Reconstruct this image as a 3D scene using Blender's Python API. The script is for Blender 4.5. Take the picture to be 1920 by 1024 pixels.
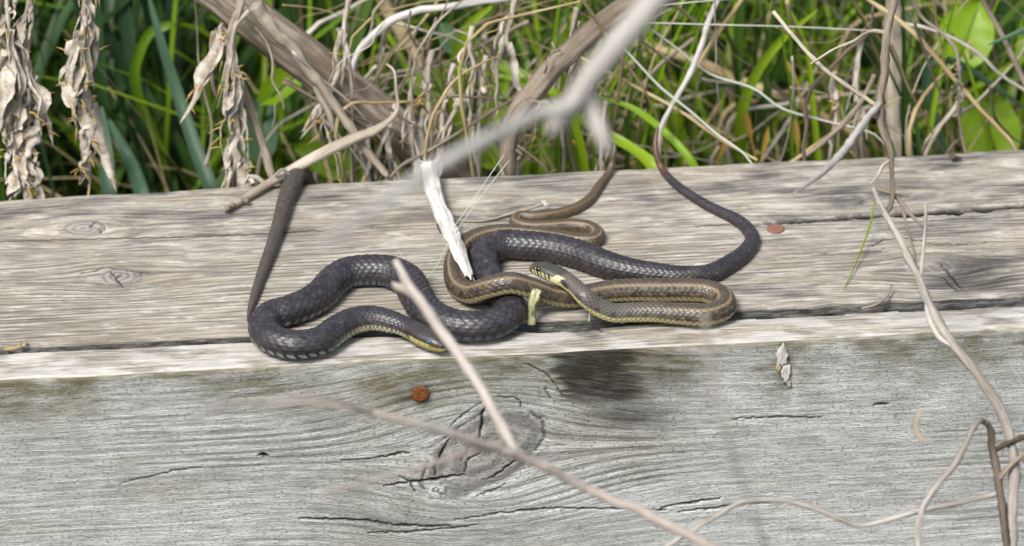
import bpy, math, random
import numpy as np
from mathutils import Vector, Matrix

rad = math.radians
random.seed(11)
rng = np.random.default_rng(11)
scene = bpy.context.scene
for o in list(bpy.data.objects):
    bpy.data.objects.remove(o)

# ------------------------------------------------------------------ camera
PW, PH, FPX = 1920.0, 1024.0, 9000.0          # photograph size and focal length in its pixels
DIST, ELEV, YAW = 2.5, rad(31.0), rad(5.5)
VD = np.array([math.sin(YAW) * math.cos(ELEV), math.cos(YAW) * math.cos(ELEV), -math.sin(ELEV)])
VR = np.cross(VD, [0, 0, 1.0]); VR /= np.linalg.norm(VR)
VU = np.cross(VR, VD)
CAM = -VD * DIST
cam = bpy.data.cameras.new('camera')
cam.sensor_width = 36.0
cam.lens = FPX / PW * 36.0
cam.clip_start, cam.clip_end = 0.05, 400.0
cam.dof.use_dof = True
cam.dof.focus_distance = 2.465
cam.dof.aperture_fstop = 7.6
co = bpy.data.objects.new('camera', cam)
scene.collection.objects.link(co)
co.matrix_world = Matrix(((VR[0], VU[0], -VD[0], CAM[0]), (VR[1], VU[1], -VD[1], CAM[1]),
                          (VR[2], VU[2], -VD[2], CAM[2]), (0, 0, 0, 1)))
scene.camera = co

# ------------------------------------------------------------------ sky, sun, exposure
SUN_EL, SUN_AZ = rad(54), rad(220)            # bright overcast, light from behind the camera on the left
world = bpy.data.worlds.new('World'); scene.world = world; world.use_nodes = True
wn = world.node_tree.nodes; wl = world.node_tree.links
bg = wn['Background']
sky = wn.new('ShaderNodeTexSky'); sky.sky_type = 'NISHITA'; sky.sun_disc = False
sky.sun_elevation, sky.sun_rotation = SUN_EL, SUN_AZ
sky.air_density, sky.dust_density = 1.0, 3.0
hs = wn.new('ShaderNodeHueSaturation'); hs.inputs['Saturation'].default_value = 0.42
wl.new(sky.outputs[0], hs.inputs['Color']); wl.new(hs.outputs[0], bg.inputs[0])
bg.inputs[1].default_value = 0.052
sl = bpy.data.lights.new('sun', 'SUN'); sl.energy = 1.5; sl.angle = rad(20); sl.color = (1.0, 0.955, 0.89)
so = bpy.data.objects.new('sun', sl); scene.collection.objects.link(so)
sdir = Vector((math.sin(SUN_AZ) * math.cos(SUN_EL), math.cos(SUN_AZ) * math.cos(SUN_EL), math.sin(SUN_EL)))
so.rotation_euler = sdir.to_track_quat('Z', 'Y').to_euler()
scene.view_settings.view_transform = 'Standard'
scene.view_settings.look = 'None'
scene.view_settings.gamma = 1.0
scene.view_settings.use_curve_mapping = False
scene.view_settings.exposure = 1.9
scene.render.engine = 'CYCLES'

# ------------------------------------------------------------------ helpers
def ray(px, py):
    return VD + VR * ((px - PW / 2) / FPX) + VU * ((PH / 2 - py) / FPX)
def at_z(px, py, z=0.0):
    r = ray(px, py); return CAM + r * ((z - CAM[2]) / r[2])
def at_y(px, py, y):
    r = ray(px, py); return CAM + r * ((y - CAM[1]) / r[1])
def at_d(px, py, d):
    return CAM + ray(px, py) * d
def project(P):
    q = P - CAM
    d = q @ VD
    return PW / 2 + FPX * (q @ VR) / d, PH / 2 - FPX * (q @ VU) / d
GZ = -0.16                                     # the ground round the timbers

def sstep(a, b, x):
    t = np.clip((x - a) / (b - a), 0, 1); return t * t * (3 - 2 * t)
_lat = np.random.default_rng(5).random((256, 256))
def vn(x, y, seed=0):
    x = np.asarray(x, float) + seed * 17.31; y = np.asarray(y, float) + seed * 9.73
    xi = np.floor(x).astype(int); yi = np.floor(y).astype(int)
    fx = x - xi; fy = y - yi
    fx = fx * fx * (3 - 2 * fx); fy = fy * fy * (3 - 2 * fy)
    a = _lat[xi % 256, yi % 256]; b = _lat[(xi + 1) % 256, yi % 256]
    c = _lat[xi % 256, (yi + 1) % 256]; d = _lat[(xi + 1) % 256, (yi + 1) % 256]
    return (a * (1 - fx) + b * fx) * (1 - fy) + (c * (1 - fx) + d * fx) * fy
def fbm(x, y, seed=0, n=4):
    s = 0; a = 0.5; t = 0
    for i in range(n):
        s = s + a * vn(x * 2 ** i, y * 2 ** i, seed + i * 3); t += a; a *= 0.55
    return s / t

def link(o, parent=None):
    scene.collection.objects.link(o)
    if parent is not None:
        o.parent = parent
        o.matrix_parent_inverse = Matrix.Translation(-Vector(parent.location)) if parent.location.length else Matrix.Identity(4)
    return o
def tag(o, label=None, cat=None, group=None, kind=None):
    if label: o['label'] = label
    if cat: o['category'] = cat
    if group: o['group'] = group
    if kind: o['kind'] = kind
    return o
def empty(name, loc, label, cat, group=None):
    o = bpy.data.objects.new(name, None); o.empty_display_size = 0.02
    o.location = Vector(loc); link(o); bpy.context.view_layer.update() if False else None
    return tag(o, label, cat, group)
def mesh_np(name, V, quads=None, tris=None, mat=None, parent=None, smooth=True, attrs=None):
    V = np.asarray(V, np.float32).reshape(-1, 3)
    me = bpy.data.meshes.new(name)
    nq = 0 if quads is None else len(quads); nt = 0 if tris is None else len(tris)
    me.vertices.add(len(V)); me.vertices.foreach_set('co', V.ravel())
    loops = []
    if nq: loops.append(np.asarray(quads, np.int32).ravel())
    if nt: loops.append(np.asarray(tris, np.int32).ravel())
    lp = np.concatenate(loops)
    me.loops.add(len(lp)); me.loops.foreach_set('vertex_index', lp)
    me.polygons.add(nq + nt)
    st = np.concatenate([np.arange(nq) * 4, nq * 4 + np.arange(nt) * 3]).astype(np.int32)
    me.polygons.foreach_set('loop_start', st)
    me.update(calc_edges=True); me.validate()
    if smooth:
        me.polygons.foreach_set('use_smooth', np.ones(len(me.polygons), bool))
    for k, a in (attrs or {}).items():
        a = np.asarray(a, np.float32)
        if a.ndim == 1:
            at = me.attributes.new(k, 'FLOAT', 'POINT'); at.data.foreach_set('value', a)
        elif a.shape[1] == 3:
            at = me.attributes.new(k, 'FLOAT_VECTOR', 'POINT'); at.data.foreach_set('vector', a.ravel())
        else:
            at = me.attributes.new(k, 'FLOAT_COLOR', 'POINT'); at.data.foreach_set('color', a.ravel())
    if mat: me.materials.append(mat)
    o = bpy.data.objects.new(name, me)
    return link(o, parent)
def grid_quads(nu, nv, closed_v=False, off=0):
    i = np.arange(nu - 1)[:, None]; j = np.arange(nv if closed_v else nv - 1)[None, :]
    jn = (j + 1) % nv
    a = i * nv + j; b = (i + 1) * nv + j; c = (i + 1) * nv + jn; d = i * nv + jn
    return np.stack([a, b, c, d], -1).reshape(-1, 4) + off

def catmull(P, n=8):
    P = np.asarray(P, float)
    if len(P) < 3:
        t = np.linspace(0, 1, n + 1)[:, None]; return P[0] * (1 - t) + P[-1] * t
    Q = np.vstack([2 * P[0] - P[1], P, 2 * P[-1] - P[-2]])
    out = []
    for i in range(1, len(Q) - 2):
        p0, p1, p2, p3 = Q[i - 1], Q[i], Q[i + 1], Q[i + 2]
        # centripetal-ish: cubic Hermite with chord scaled tangents
        d0, d1, d2 = (np.linalg.norm(p1[:3] - p0[:3]) + 1e-9, np.linalg.norm(p2[:3] - p1[:3]) + 1e-9, np.linalg.norm(p3[:3] - p2[:3]) + 1e-9)
        m1 = ((p1 - p0) / d0 * d1 + (p2 - p1) / d1 * d0) / (d0 + d1) * d1
        m2 = ((p2 - p1) / d1 * d2 + (p3 - p2) / d2 * d1) / (d1 + d2) * d1
        for t in np.linspace(0, 1, n, endpoint=False):
            t2, t3 = t * t, t ** 3
            out.append((2 * t3 - 3 * t2 + 1) * p1 + (t3 - 2 * t2 + t) * m1 + (-2 * t3 + 3 * t2) * p2 + (t3 - t2) * m2)
    out.append(P[-1])
    return np.array(out)
def frames(C, up0=(0, 0, 1.0), zpull=0.0):
    T = np.gradient(C, axis=0); T /= np.linalg.norm(T, axis=1)[:, None] + 1e-12
    U = np.zeros_like(C)
    u = np.array(up0, float); u = u - (u @ T[0]) * T[0]
    if np.linalg.norm(u) < 0.1:
        u = np.array([0, 1.0, 0]) - T[0][1] * T[0]
    u /= np.linalg.norm(u)
    for i in range(len(C)):
        u = u - (u @ T[i]) * T[i]
        if zpull:
            z = np.array([0, 0, 1.0]) - T[i][2] * T[i]
            w = np.linalg.norm(z)
            if w > 0.3: u = u * (1 - zpull) + z / w * zpull
        u /= np.linalg.norm(u) + 1e-12
        U[i] = u
    return T, U, np.cross(T, U)

class MB:
    """collects tubes and strips with a 'tc' (texture coordinate) and 'sd' (shade seed) attribute"""
    def __init__(s): s.V = []; s.Q = []; s.T = []; s.tc = []; s.sd = []; s.n = 0
    def add(s, V, Q=None, T=None, tc=None, sd=0.0):
        V = np.asarray(V, float).reshape(-1, 3)
        if Q is not None and len(Q): s.Q.append(np.asarray(Q) + s.n)
        if T is not None and len(T): s.T.append(np.asarray(T) + s.n)
        s.V.append(V); s.tc.append(np.zeros((len(V), 3)) if tc is None else np.asarray(tc).reshape(-1, 3))
        s.sd.append(np.full(len(V), sd) if np.isscalar(sd) else sd); s.n += len(V)
    def tube(s, pts, r, sides=8, sub=6, rough=0.0, ribs=0, seed=0, cap=True, sd=None, flat=1.0):
        A = np.column_stack([np.asarray(pts, float), np.asarray(r, float)])
        A = catmull(A, sub) if sub > 1 else A
        C, r = A[:, :3], np.maximum(A[:, 3], 5e-5)
        if sd is None: sd = random.random()
        L = np.concatenate([[0], np.cumsum(np.linalg.norm(np.diff(C, axis=0), axis=1))])
        if rough >= .2 and not ribs and len(C) > 8:
            f = L / .011 + seed * 5.3; w_ = np.clip(np.minimum(L, L[-1] - L) / .006, 0, 1)[:, None]
            C = C + w_ * .65 * r[:, None] * np.stack([vn(f, f * 0 + seed, 1) - .5, vn(f, f * 0 + seed, 2) - .5, vn(f, f * 0 + seed, 3) - .5], -1)
            sp = .022 + .012 * ((seed * 7) % 5) / 4
            r = r * (1 + .24 * np.exp(-(((L + .3 * sp * seed) % sp - sp / 2) / .0016) ** 2))
        T, U, B = frames(C)
        th = np.linspace(0, 2 * np.pi, sides, endpoint=False)
        n = len(C)
        rr = r[:, None] * np.ones(sides)
        if rough:
            rr = rr * (1 + rough * 2 * (fbm(L[:, None] / (r.mean() * 3.0) + seed, 3 * np.cos(th)[None] + 1.7 * np.sin(th)[None] + seed * 3.1, seed % 7, 3) - 0.5))
        if ribs:
            rr = rr * (1 + 0.07 * np.sin(ribs * th + 2 * vn(L / 0.03, L * 0 + seed)[:, None] * 2)[:n])
        V = C[:, None] + rr[..., None] * (np.cos(th)[None, :, None] * U[:, None] * flat + np.sin(th)[None, :, None] * B[:, None])
        tc = np.stack([np.cos(th)[None] * r[:, None], np.sin(th)[None] * r[:, None], np.repeat(L[:, None], sides, 1) + seed * 1.37], -1)
        Q = grid_quads(n, sides, True)
        tr = []
        if cap:
            V = np.concatenate([V.reshape(-1, 3), [C[0] - T[0] * r[0] * 0.3, C[-1] + T[-1] * r[-1] * 0.3]])
            tc = np.concatenate([tc.reshape(-1, 3), [[0, 0, 0], [0, 0, L[-1]]]])
            k = n * sides
            j = np.arange(sides); jn = (j + 1) % sides
            tr = np.concatenate([np.stack([jn * 0 + k, j, jn], -1), np.stack([jn * 0 + k + 1, (n - 1) * sides + jn, (n - 1) * sides + j], -1)])
        s.add(V, Q, tr, tc, sd)
        return C
    def ribbon(s, C, w, side, curl=0.0, nv=4, sd=None, seed=0, crumple=0.0, cscale=0.003):
        """leaf blade: centre line C, half widths w, side vectors; curl folds the margins up"""
        C = np.asarray(C, float); n = len(C); w = np.asarray(w) * np.ones(n)
        T = np.gradient(C, axis=0); T /= np.linalg.norm(T, axis=1)[:, None] + 1e-12
        S = np.asarray(side, float) * np.ones((n, 3))
        S = S - (S * T).sum(1)[:, None] * T; S /= np.linalg.norm(S, axis=1)[:, None] + 1e-12
        N = np.cross(T, S)
        b = np.linspace(-1, 1, nv + 1)
        cu = np.asarray(curl) * np.ones(n)
        ang = cu[:, None] * b[None]
        # arc of given curl angle
        k = np.where(np.abs(cu) < 1e-3, 1e-3, cu)[:, None]
        X = w[:, None] * np.sin(b[None] * k) / k
        Zz = w[:, None] * (1 - np.cos(b[None] * k)) / k
        V = C[:, None] + X[..., None] * S[:, None] + Zz[..., None] * N[:, None]
        L = np.concatenate([[0], np.cumsum(np.linalg.norm(np.diff(C, axis=0), axis=1))])
        if crumple:
            q = b[None] * w[:, None] / cscale + 50; l = np.repeat(L[:, None], nv + 1, 1) / cscale + seed * 3.7
            V = V + crumple * np.stack([np.abs(vn(q + 3, l, 1) - .5) * 4 - 1, np.abs(vn(q, l + 9, 2) - .5) * 4 - 1, vn(q, l, 3) - .5], -1)
        tc = np.stack([b[None] * w[:, None], np.repeat(L[:, None], nv + 1, 1), np.full((n, nv + 1), seed * 0.91)], -1)
        s.add(V, grid_quads(n, nv + 1), None, tc, random.random() if sd is None else sd)
    def build(s, name, mat, parent=None, smooth=True):
        V = np.concatenate(s.V); Q = np.concatenate(s.Q) if s.Q else None; T = np.concatenate(s.T) if s.T else None
        return mesh_np(name, V, Q, T, mat, parent, smooth, {'tc': np.concatenate(s.tc), 'sd': np.concatenate(s.sd)})

# ------------------------------------------------------------------ material helpers
class NT:
    def __init__(s, name):
        s.m = bpy.data.materials.new(name); s.m.use_nodes = True
        s.t = s.m.node_tree; s.b = s.t.nodes['Principled BSDF']
    def n(s, typ, **kw):
        x = s.t.nodes.new(typ)
        for k, v in kw.items(): setattr(x, k, v)
        return x
    def l(s, a, b): s.t.links.new(a, b)
    def attr(s, name, out='Fac'):
        x = s.n('ShaderNodeAttribute', attribute_name=name); return x.outputs[out]
    def put(s, sock, v):
        if hasattr(v, 'is_output') or isinstance(v, bpy.types.NodeSocket): s.l(v, sock)
        else: sock.default_value = v
    def scale(s, vec, sc):
        x = s.n('ShaderNodeVectorMath', operation='MULTIPLY'); s.l(vec, x.inputs[0]); x.inputs[1].default_value = sc; return x.outputs[0]
    def noise(s, vec, sc=(1, 1, 1), detail=3, rough=0.55, dist=0.0):
        x = s.n('ShaderNodeTexNoise'); s.l(s.scale(vec, sc), x.inputs['Vector'])
        x.inputs['Scale'].default_value = 1.0; x.inputs['Detail'].default_value = detail
        x.inputs['Roughness'].default_value = rough; x.inputs['Distortion'].default_value = dist
        return x.outputs['Fac']
    def math(s, op, a, b=0.0, c=None):
        x = s.n('ShaderNodeMath', operation=op); s.put(x.inputs[0], a); s.put(x.inputs[1], b)
        if c is not None: s.put(x.inputs[2], c)
        return x.outputs[0]
    def ss(s, a, b, x, lo=0.0, hi=1.0):
        m = s.n('ShaderNodeMapRange', interpolation_type='SMOOTHSTEP'); s.put(m.inputs['Value'], x)
        m.inputs['From Min'].default_value = a; m.inputs['From Max'].default_value = b
        m.inputs['To Min'].default_value = lo; m.inputs['To Max'].default_value = hi
        return m.outputs['Result']
    def mix(s, f, a, b, mode='MIX'):
        x = s.n('ShaderNodeMix', data_type='RGBA', blend_type=mode)
        s.put(x.inputs[0], f)
        s.put(x.inputs[6], a if not isinstance(a, tuple) else (*a[:3], 1)); s.put(x.inputs[7], b if not isinstance(b, tuple) else (*b[:3], 1))
        return x.outputs[2]
    def bump(s, h, strength=0.5, dist=0.001):
        x = s.n('ShaderNodeBump'); s.l(h, x.inputs['Height']); x.inputs['Strength'].default_value = strength
        x.inputs['Distance'].default_value = dist; s.l(x.outputs[0], s.b.inputs['Normal'])
    def fin(s, col, rough=0.8, spec=0.3):
        s.put(s.b.inputs['Base Color'], col if not isinstance(col, tuple) else (*col[:3], 1))
        s.put(s.b.inputs['Roughness'], rough); s.b.inputs['Specular IOR Level'].default_value = spec
        return s.m

def wood_material(name):
    k = NT(name)
    g = k.attr('gc', 'Vector')
    fib = k.noise(g, (90, 2300, 1), 4, 0.62)
    stk = k.noise(g, (30, 560, 3), 5, 0.62)
    blo = k.noise(g, (15, 42, 7), 6, 0.66)
    blo2 = k.noise(g, (44, 150, 5), 5, 0.68)
    warm = k.noise(g, (8, 30, 11), 5, 0.62)
    fr = k.attr('fr'); rd = k.attr('rd')
    # sun bleached top: cream to grey
    top = k.mix(k.ss(0.38, 0.62, stk), (0.215, 0.20, 0.17), (0.46, 0.432, 0.378))
    top = k.mix(k.ss(0.46, 0.66, warm, 0, 0.5), top, (0.29, 0.24, 0.17))
    top = k.mix(k.ss(0.52, 0.66, blo2, 0, 0.62), top, (0.64, 0.615, 0.57))
    dk = k.math('MULTIPLY', k.ss(0.43, 0.60, blo), k.attr('dk'))
    dk = k.math('MULTIPLY', dk, k.ss(0.64, 0.38, stk, 0.30, 1.0))
    top = k.mix(dk, top, (0.062, 0.060, 0.064))
    spk = k.noise(g, (170, 700, 9), 3, 0.6)
    top = k.mix(k.ss(0.60, 0.70, spk, 0, 0.5), top, (0.12, 0.11, 0.10))
    # less bleached front: silver grey, lightened to offset the weaker light there
    frc = k.mix(k.ss(0.36, 0.62, stk), (0.38, 0.396, 0.395), (0.61, 0.625, 0.622))
    frc = k.mix(k.ss(0.48, 0.66, blo2, 0, 0.55), frc, (0.70, 0.715, 0.71))
    frc = k.mix(k.ss(0.48, 0.68, warm, 0, 0.4), frc, (0.35, 0.325, 0.25))
    tick = k.noise(g, (520, 1700, 3), 3, 0.6)
    frc = k.mix(k.ss(0.55, 0.70, tick, 0, 0.5), frc, (0.10, 0.105, 0.10))
    frc = k.mix(k.ss(0.50, 0.68, blo, 0, 0.42), frc, (0.16, 0.165, 0.165))
    col = k.mix(fr, top, frc)
    # growth rings and fibres
    col = k.mix(k.math('MULTIPLY', rd, k.math('MULTIPLY_ADD', fr, -0.08, 0.56)), col, (0.075, 0.068, 0.056))
    col = k.mix(k.ss(0.33, 0.58, fib, 0.45, 0.0), col, (0.10, 0.095, 0.085))
    col = k.mix(k.ss(0.58, 0.78, fib, 0.0, 0.45), col, (0.64, 0.62, 0.58))
    # algae, stain, and the dark painted into the gap faces
    al = k.math('MULTIPLY', k.attr('al'), k.ss(0.30, 0.62, k.noise(g, (60, 240, 2), 4, 0.65), 0.35, 1.0))
    col = k.mix(al, col, (0.115, 0.105, 0.052))
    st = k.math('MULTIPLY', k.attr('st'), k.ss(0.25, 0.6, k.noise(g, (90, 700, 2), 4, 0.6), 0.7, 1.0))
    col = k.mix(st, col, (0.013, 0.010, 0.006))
    # knots
    kr = k.attr('kr'); oc = k.n('ShaderNodeTexCoord').outputs['Object']
    ring = k.math('SINE', k.math('MULTIPLY_ADD', kr, 0.7, k.math('MULTIPLY', k.noise(oc, (130, 130, 130), 4), 9.0)))
    kc = k.mix(k.ss(-0.6, 0.9, ring), (0.14, 0.135, 0.126), (0.26, 0.252, 0.236))
    kc = k.mix(k.ss(0.52, 0.72, k.noise(oc, (330, 330, 330), 5, 0.68), 0, 0.7), kc, (0.12, 0.117, 0.11))
    col = k.mix(k.attr('kn'), col, kc)
    col = k.mix(k.attr('wh'), col, (0.66, 0.66, 0.65))
    col = k.mix(k.attr('ck'), col, (0.007, 0.006, 0.005))
    h = k.math('ADD', k.math('MULTIPLY', fib, 0.6), k.math('MULTIPLY', stk, 0.5))
    h = k.math('SUBTRACT', h, k.math('MULTIPLY', rd, k.math('MULTIPLY_ADD', fr, -0.25, 0.45)))
    h = k.math('SUBTRACT', h, k.math('MULTIPLY', k.math('MULTIPLY', k.ss(0.56, 0.66, tick), fr), 0.4))
    k.bump(h, 0.9, 0.0014)
    return k.fin(col, 0.86, 0.22)
WOOD = wood_material('weathered_wood')

def stem_material(name, c1, c2, c3, sc=1.0, rough=0.75, spec=0.25, bump=0.6):
    k = NT(name)
    g = k.attr('tc', 'Vector'); sd = k.attr('sd')
    a = k.noise(g, (900 * sc, 900 * sc, 60 * sc), 4, 0.6)
    b = k.noise(g, (150 * sc, 150 * sc, 25 * sc), 4, 0.6)
    c = k.mix(k.ss(0.36, 0.62, b), c1, c2)
    c = k.mix(k.ss(0.52, 0.68, a, 0, 0.75), c, c3)
    c = k.mix(k.math('MULTIPLY', sd, 0.35), c, c3)
    k.bump(a, bump, 0.0006)
    return k.fin(c, rough, spec)
def leaf_material(name, c1, c2, c3, trans=0.35, rough=0.45):
    k = NT(name)
    g = k.attr('tc', 'Vector'); sd = k.attr('sd')
    a = k.noise(g, (1600, 40, 60), 3, 0.6)
    b = k.noise(g, (120, 18, 30), 3, 0.6)
    c = k.mix(k.ss(0.35, 0.65, a), c1, c2)
    c = k.mix(k.math('MULTIPLY', k.ss(0.2, 0.9, sd), 0.75), c, c3)
    c = k.mix(k.ss(0.55, 0.75, b, 0, 0.4), c, c2)
    k.fin(c, rough, 0.35)
    t = k.n('ShaderNodeBsdfTranslucent'); k.l(c, t.inputs['Color'])
    m = k.n('ShaderNodeMixShader'); m.inputs[0].default_value = trans
    k.l(k.b.outputs[0], m.inputs[1]); k.l(t.outputs[0], m.inputs[2])
    k.l(m.outputs[0], k.t.nodes['Material Output'].inputs['Surface'])
    return k.m
def plain_material(name, c1, c2, sc=300.0, rough=0.6, spec=0.3, bump=0.4):
    k = NT(name)
    g = k.n('ShaderNodeTexCoord').outputs['Object']
    a = k.noise(g, (sc, sc, sc), 4, 0.65)
    k.bump(a, bump, 0.0006)
    return k.fin(k.mix(k.ss(0.35, 0.65, a), c1, c2), rough, spec)

M = {}
M['thistle'] = stem_material('dry_thistle_bark', (0.19, 0.15, 0.112), (0.42, 0.365, 0.295), (0.05, 0.036, 0.025))
M['pale'] = stem_material('pale_dry_stem', (0.24, 0.205, 0.16), (0.39, 0.35, 0.285), (0.10, 0.075, 0.052))
M['straw'] = stem_material('straw', (0.27, 0.21, 0.105), (0.40, 0.33, 0.19), (0.13, 0.088, 0.04))
M['white'] = stem_material('bleached_wood', (0.40, 0.39, 0.37), (0.56, 0.55, 0.53), (0.17, 0.15, 0.13))
M['bark'] = stem_material('grey_brown_twig', (0.125, 0.10, 0.076), (0.24, 0.20, 0.155), (0.05, 0.037, 0.027))
M['dark'] = stem_material('dark_brown_twig', (0.055, 0.042, 0.03), (0.12, 0.095, 0.072), (0.025, 0.019, 0.014))
M['pink'] = stem_material('beige_twig', (0.24, 0.214, 0.188), (0.41, 0.385, 0.35), (0.10, 0.082, 0.066))
M['beige'] = stem_material('pale_beige_twig', (0.31, 0.275, 0.245), (0.41, 0.375, 0.345), (0.20, 0.165, 0.14))
M['drift'] = stem_material('driftwood', (0.34, 0.325, 0.31), (0.44, 0.425, 0.41), (0.22, 0.20, 0.18))
M['wither'] = stem_material('withered_leaf', (0.30, 0.265, 0.215), (0.50, 0.465, 0.41), (0.11, 0.082, 0.055))
M['spine'] = stem_material('thistle_spine', (0.38, 0.26, 0.075), (0.44, 0.33, 0.13), (0.30, 0.18, 0.04))
M['silk'] = stem_material('pale_fibre', (0.36, 0.38, 0.34), (0.46, 0.48, 0.44), (0.30, 0.31, 0.25), rough=0.4)
M['green'] = leaf_material('grass_green', (0.065, 0.14, 0.007), (0.115, 0.215, 0.010), (0.18, 0.275, 0.012))
M['dgreen'] = leaf_material('grass_dark', (0.012, 0.036, 0.005), (0.027, 0.068, 0.008), (0.055, 0.11, 0.011), 0.3)
M['bgreen'] = leaf_material('grass_blue_green', (0.045, 0.10, 0.058), (0.075, 0.145, 0.085), (0.06, 0.12, 0.04), 0.3)
M['reed'] = leaf_material('reed_dark', (0.018, 0.045, 0.020), (0.035, 0.075, 0.033), (0.03, 0.075, 0.018), 0.25)
M['lgreen'] = leaf_material('leaf_bright', (0.14, 0.265, 0.008), (0.20, 0.34, 0.012), (0.24, 0.36, 0.015), 0.4)
M['yellow'] = leaf_material('leaf_yellowed', (0.27, 0.18, 0.03), (0.34, 0.25, 0.06), (0.20, 0.12, 0.03), 0.35)
M['rust'] = plain_material('rusty_nail', (0.075, 0.024, 0.008), (0.20, 0.07, 0.016), 500, 0.75, 0.25)
M['rust_pale'] = plain_material('rusty_nail_pale', (0.13, 0.06, 0.04), (0.21, 0.11, 0.078), 900, 0.7, 0.25)
# ------------------------------------------------------------------ ground
def build_ground():
    xs = np.concatenate([np.linspace(-40, -1.5, 12), np.linspace(-1.4, 1.4, 90), np.linspace(1.5, 40, 12)])
    ys = np.concatenate([np.linspace(-40, -1.6, 10), np.linspace(-1.5, 1.8, 100), np.linspace(2, 60, 14)])
    X, Y = np.meshgrid(xs, ys, indexing='ij')
    Z = GZ + 0.03 * (fbm(X * 6, Y * 6, 2) - 0.5) + 0.012 * (fbm(X * 30, Y * 30, 4) - 0.5)
    Z = Z - 0.02 * sstep(0.15, 0.0, np.abs(Y))
    k = NT('soil_and_litter')
    g = k.n('ShaderNodeTexCoord').outputs['Object']
    a = k.noise(g, (60, 60, 60), 5, 0.65); b = k.noise(g, (9, 9, 9), 4, 0.6)
    c = k.mix(k.ss(0.35, 0.65, a), (0.022, 0.018, 0.011), (0.075, 0.06, 0.038))
    c = k.mix(k.ss(0.42, 0.6, b, 0, 0.8), c, (0.035, 0.06, 0.016))
    k.bump(a, 0.8, 0.01)
    o = mesh_np('ground', np.stack([X, Y, Z], -1), grid_quads(len(xs), len(ys)), None, k.fin(c, 0.95, 0.1))
    tag(o, kind='structure')
build_ground()

# ------------------------------------------------------------------ timbers
def seg_dist(px, py, poly, taper=True):
    """distance in photo pixels to a polyline, and position 0..1 along it"""
    d = np.full(px.shape, 1e9); tt = np.zeros(px.shape)
    n = len(poly) - 1
    for i in range(n):
        (x0, y0), (x1, y1) = poly[i][:2], poly[i + 1][:2]
        dx, dy = x1 - x0, y1 - y0
        t = np.clip(((px - x0) * dx + (py - y0) * dy) / (dx * dx + dy * dy + 1e-9), 0, 1)
        q = np.hypot(px - x0 - t * dx, py - y0 - t * dy)
        m = q < d; d = np.where(m, q, d); tt = np.where(m, (i + t) / n, tt)
    return d, tt

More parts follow.
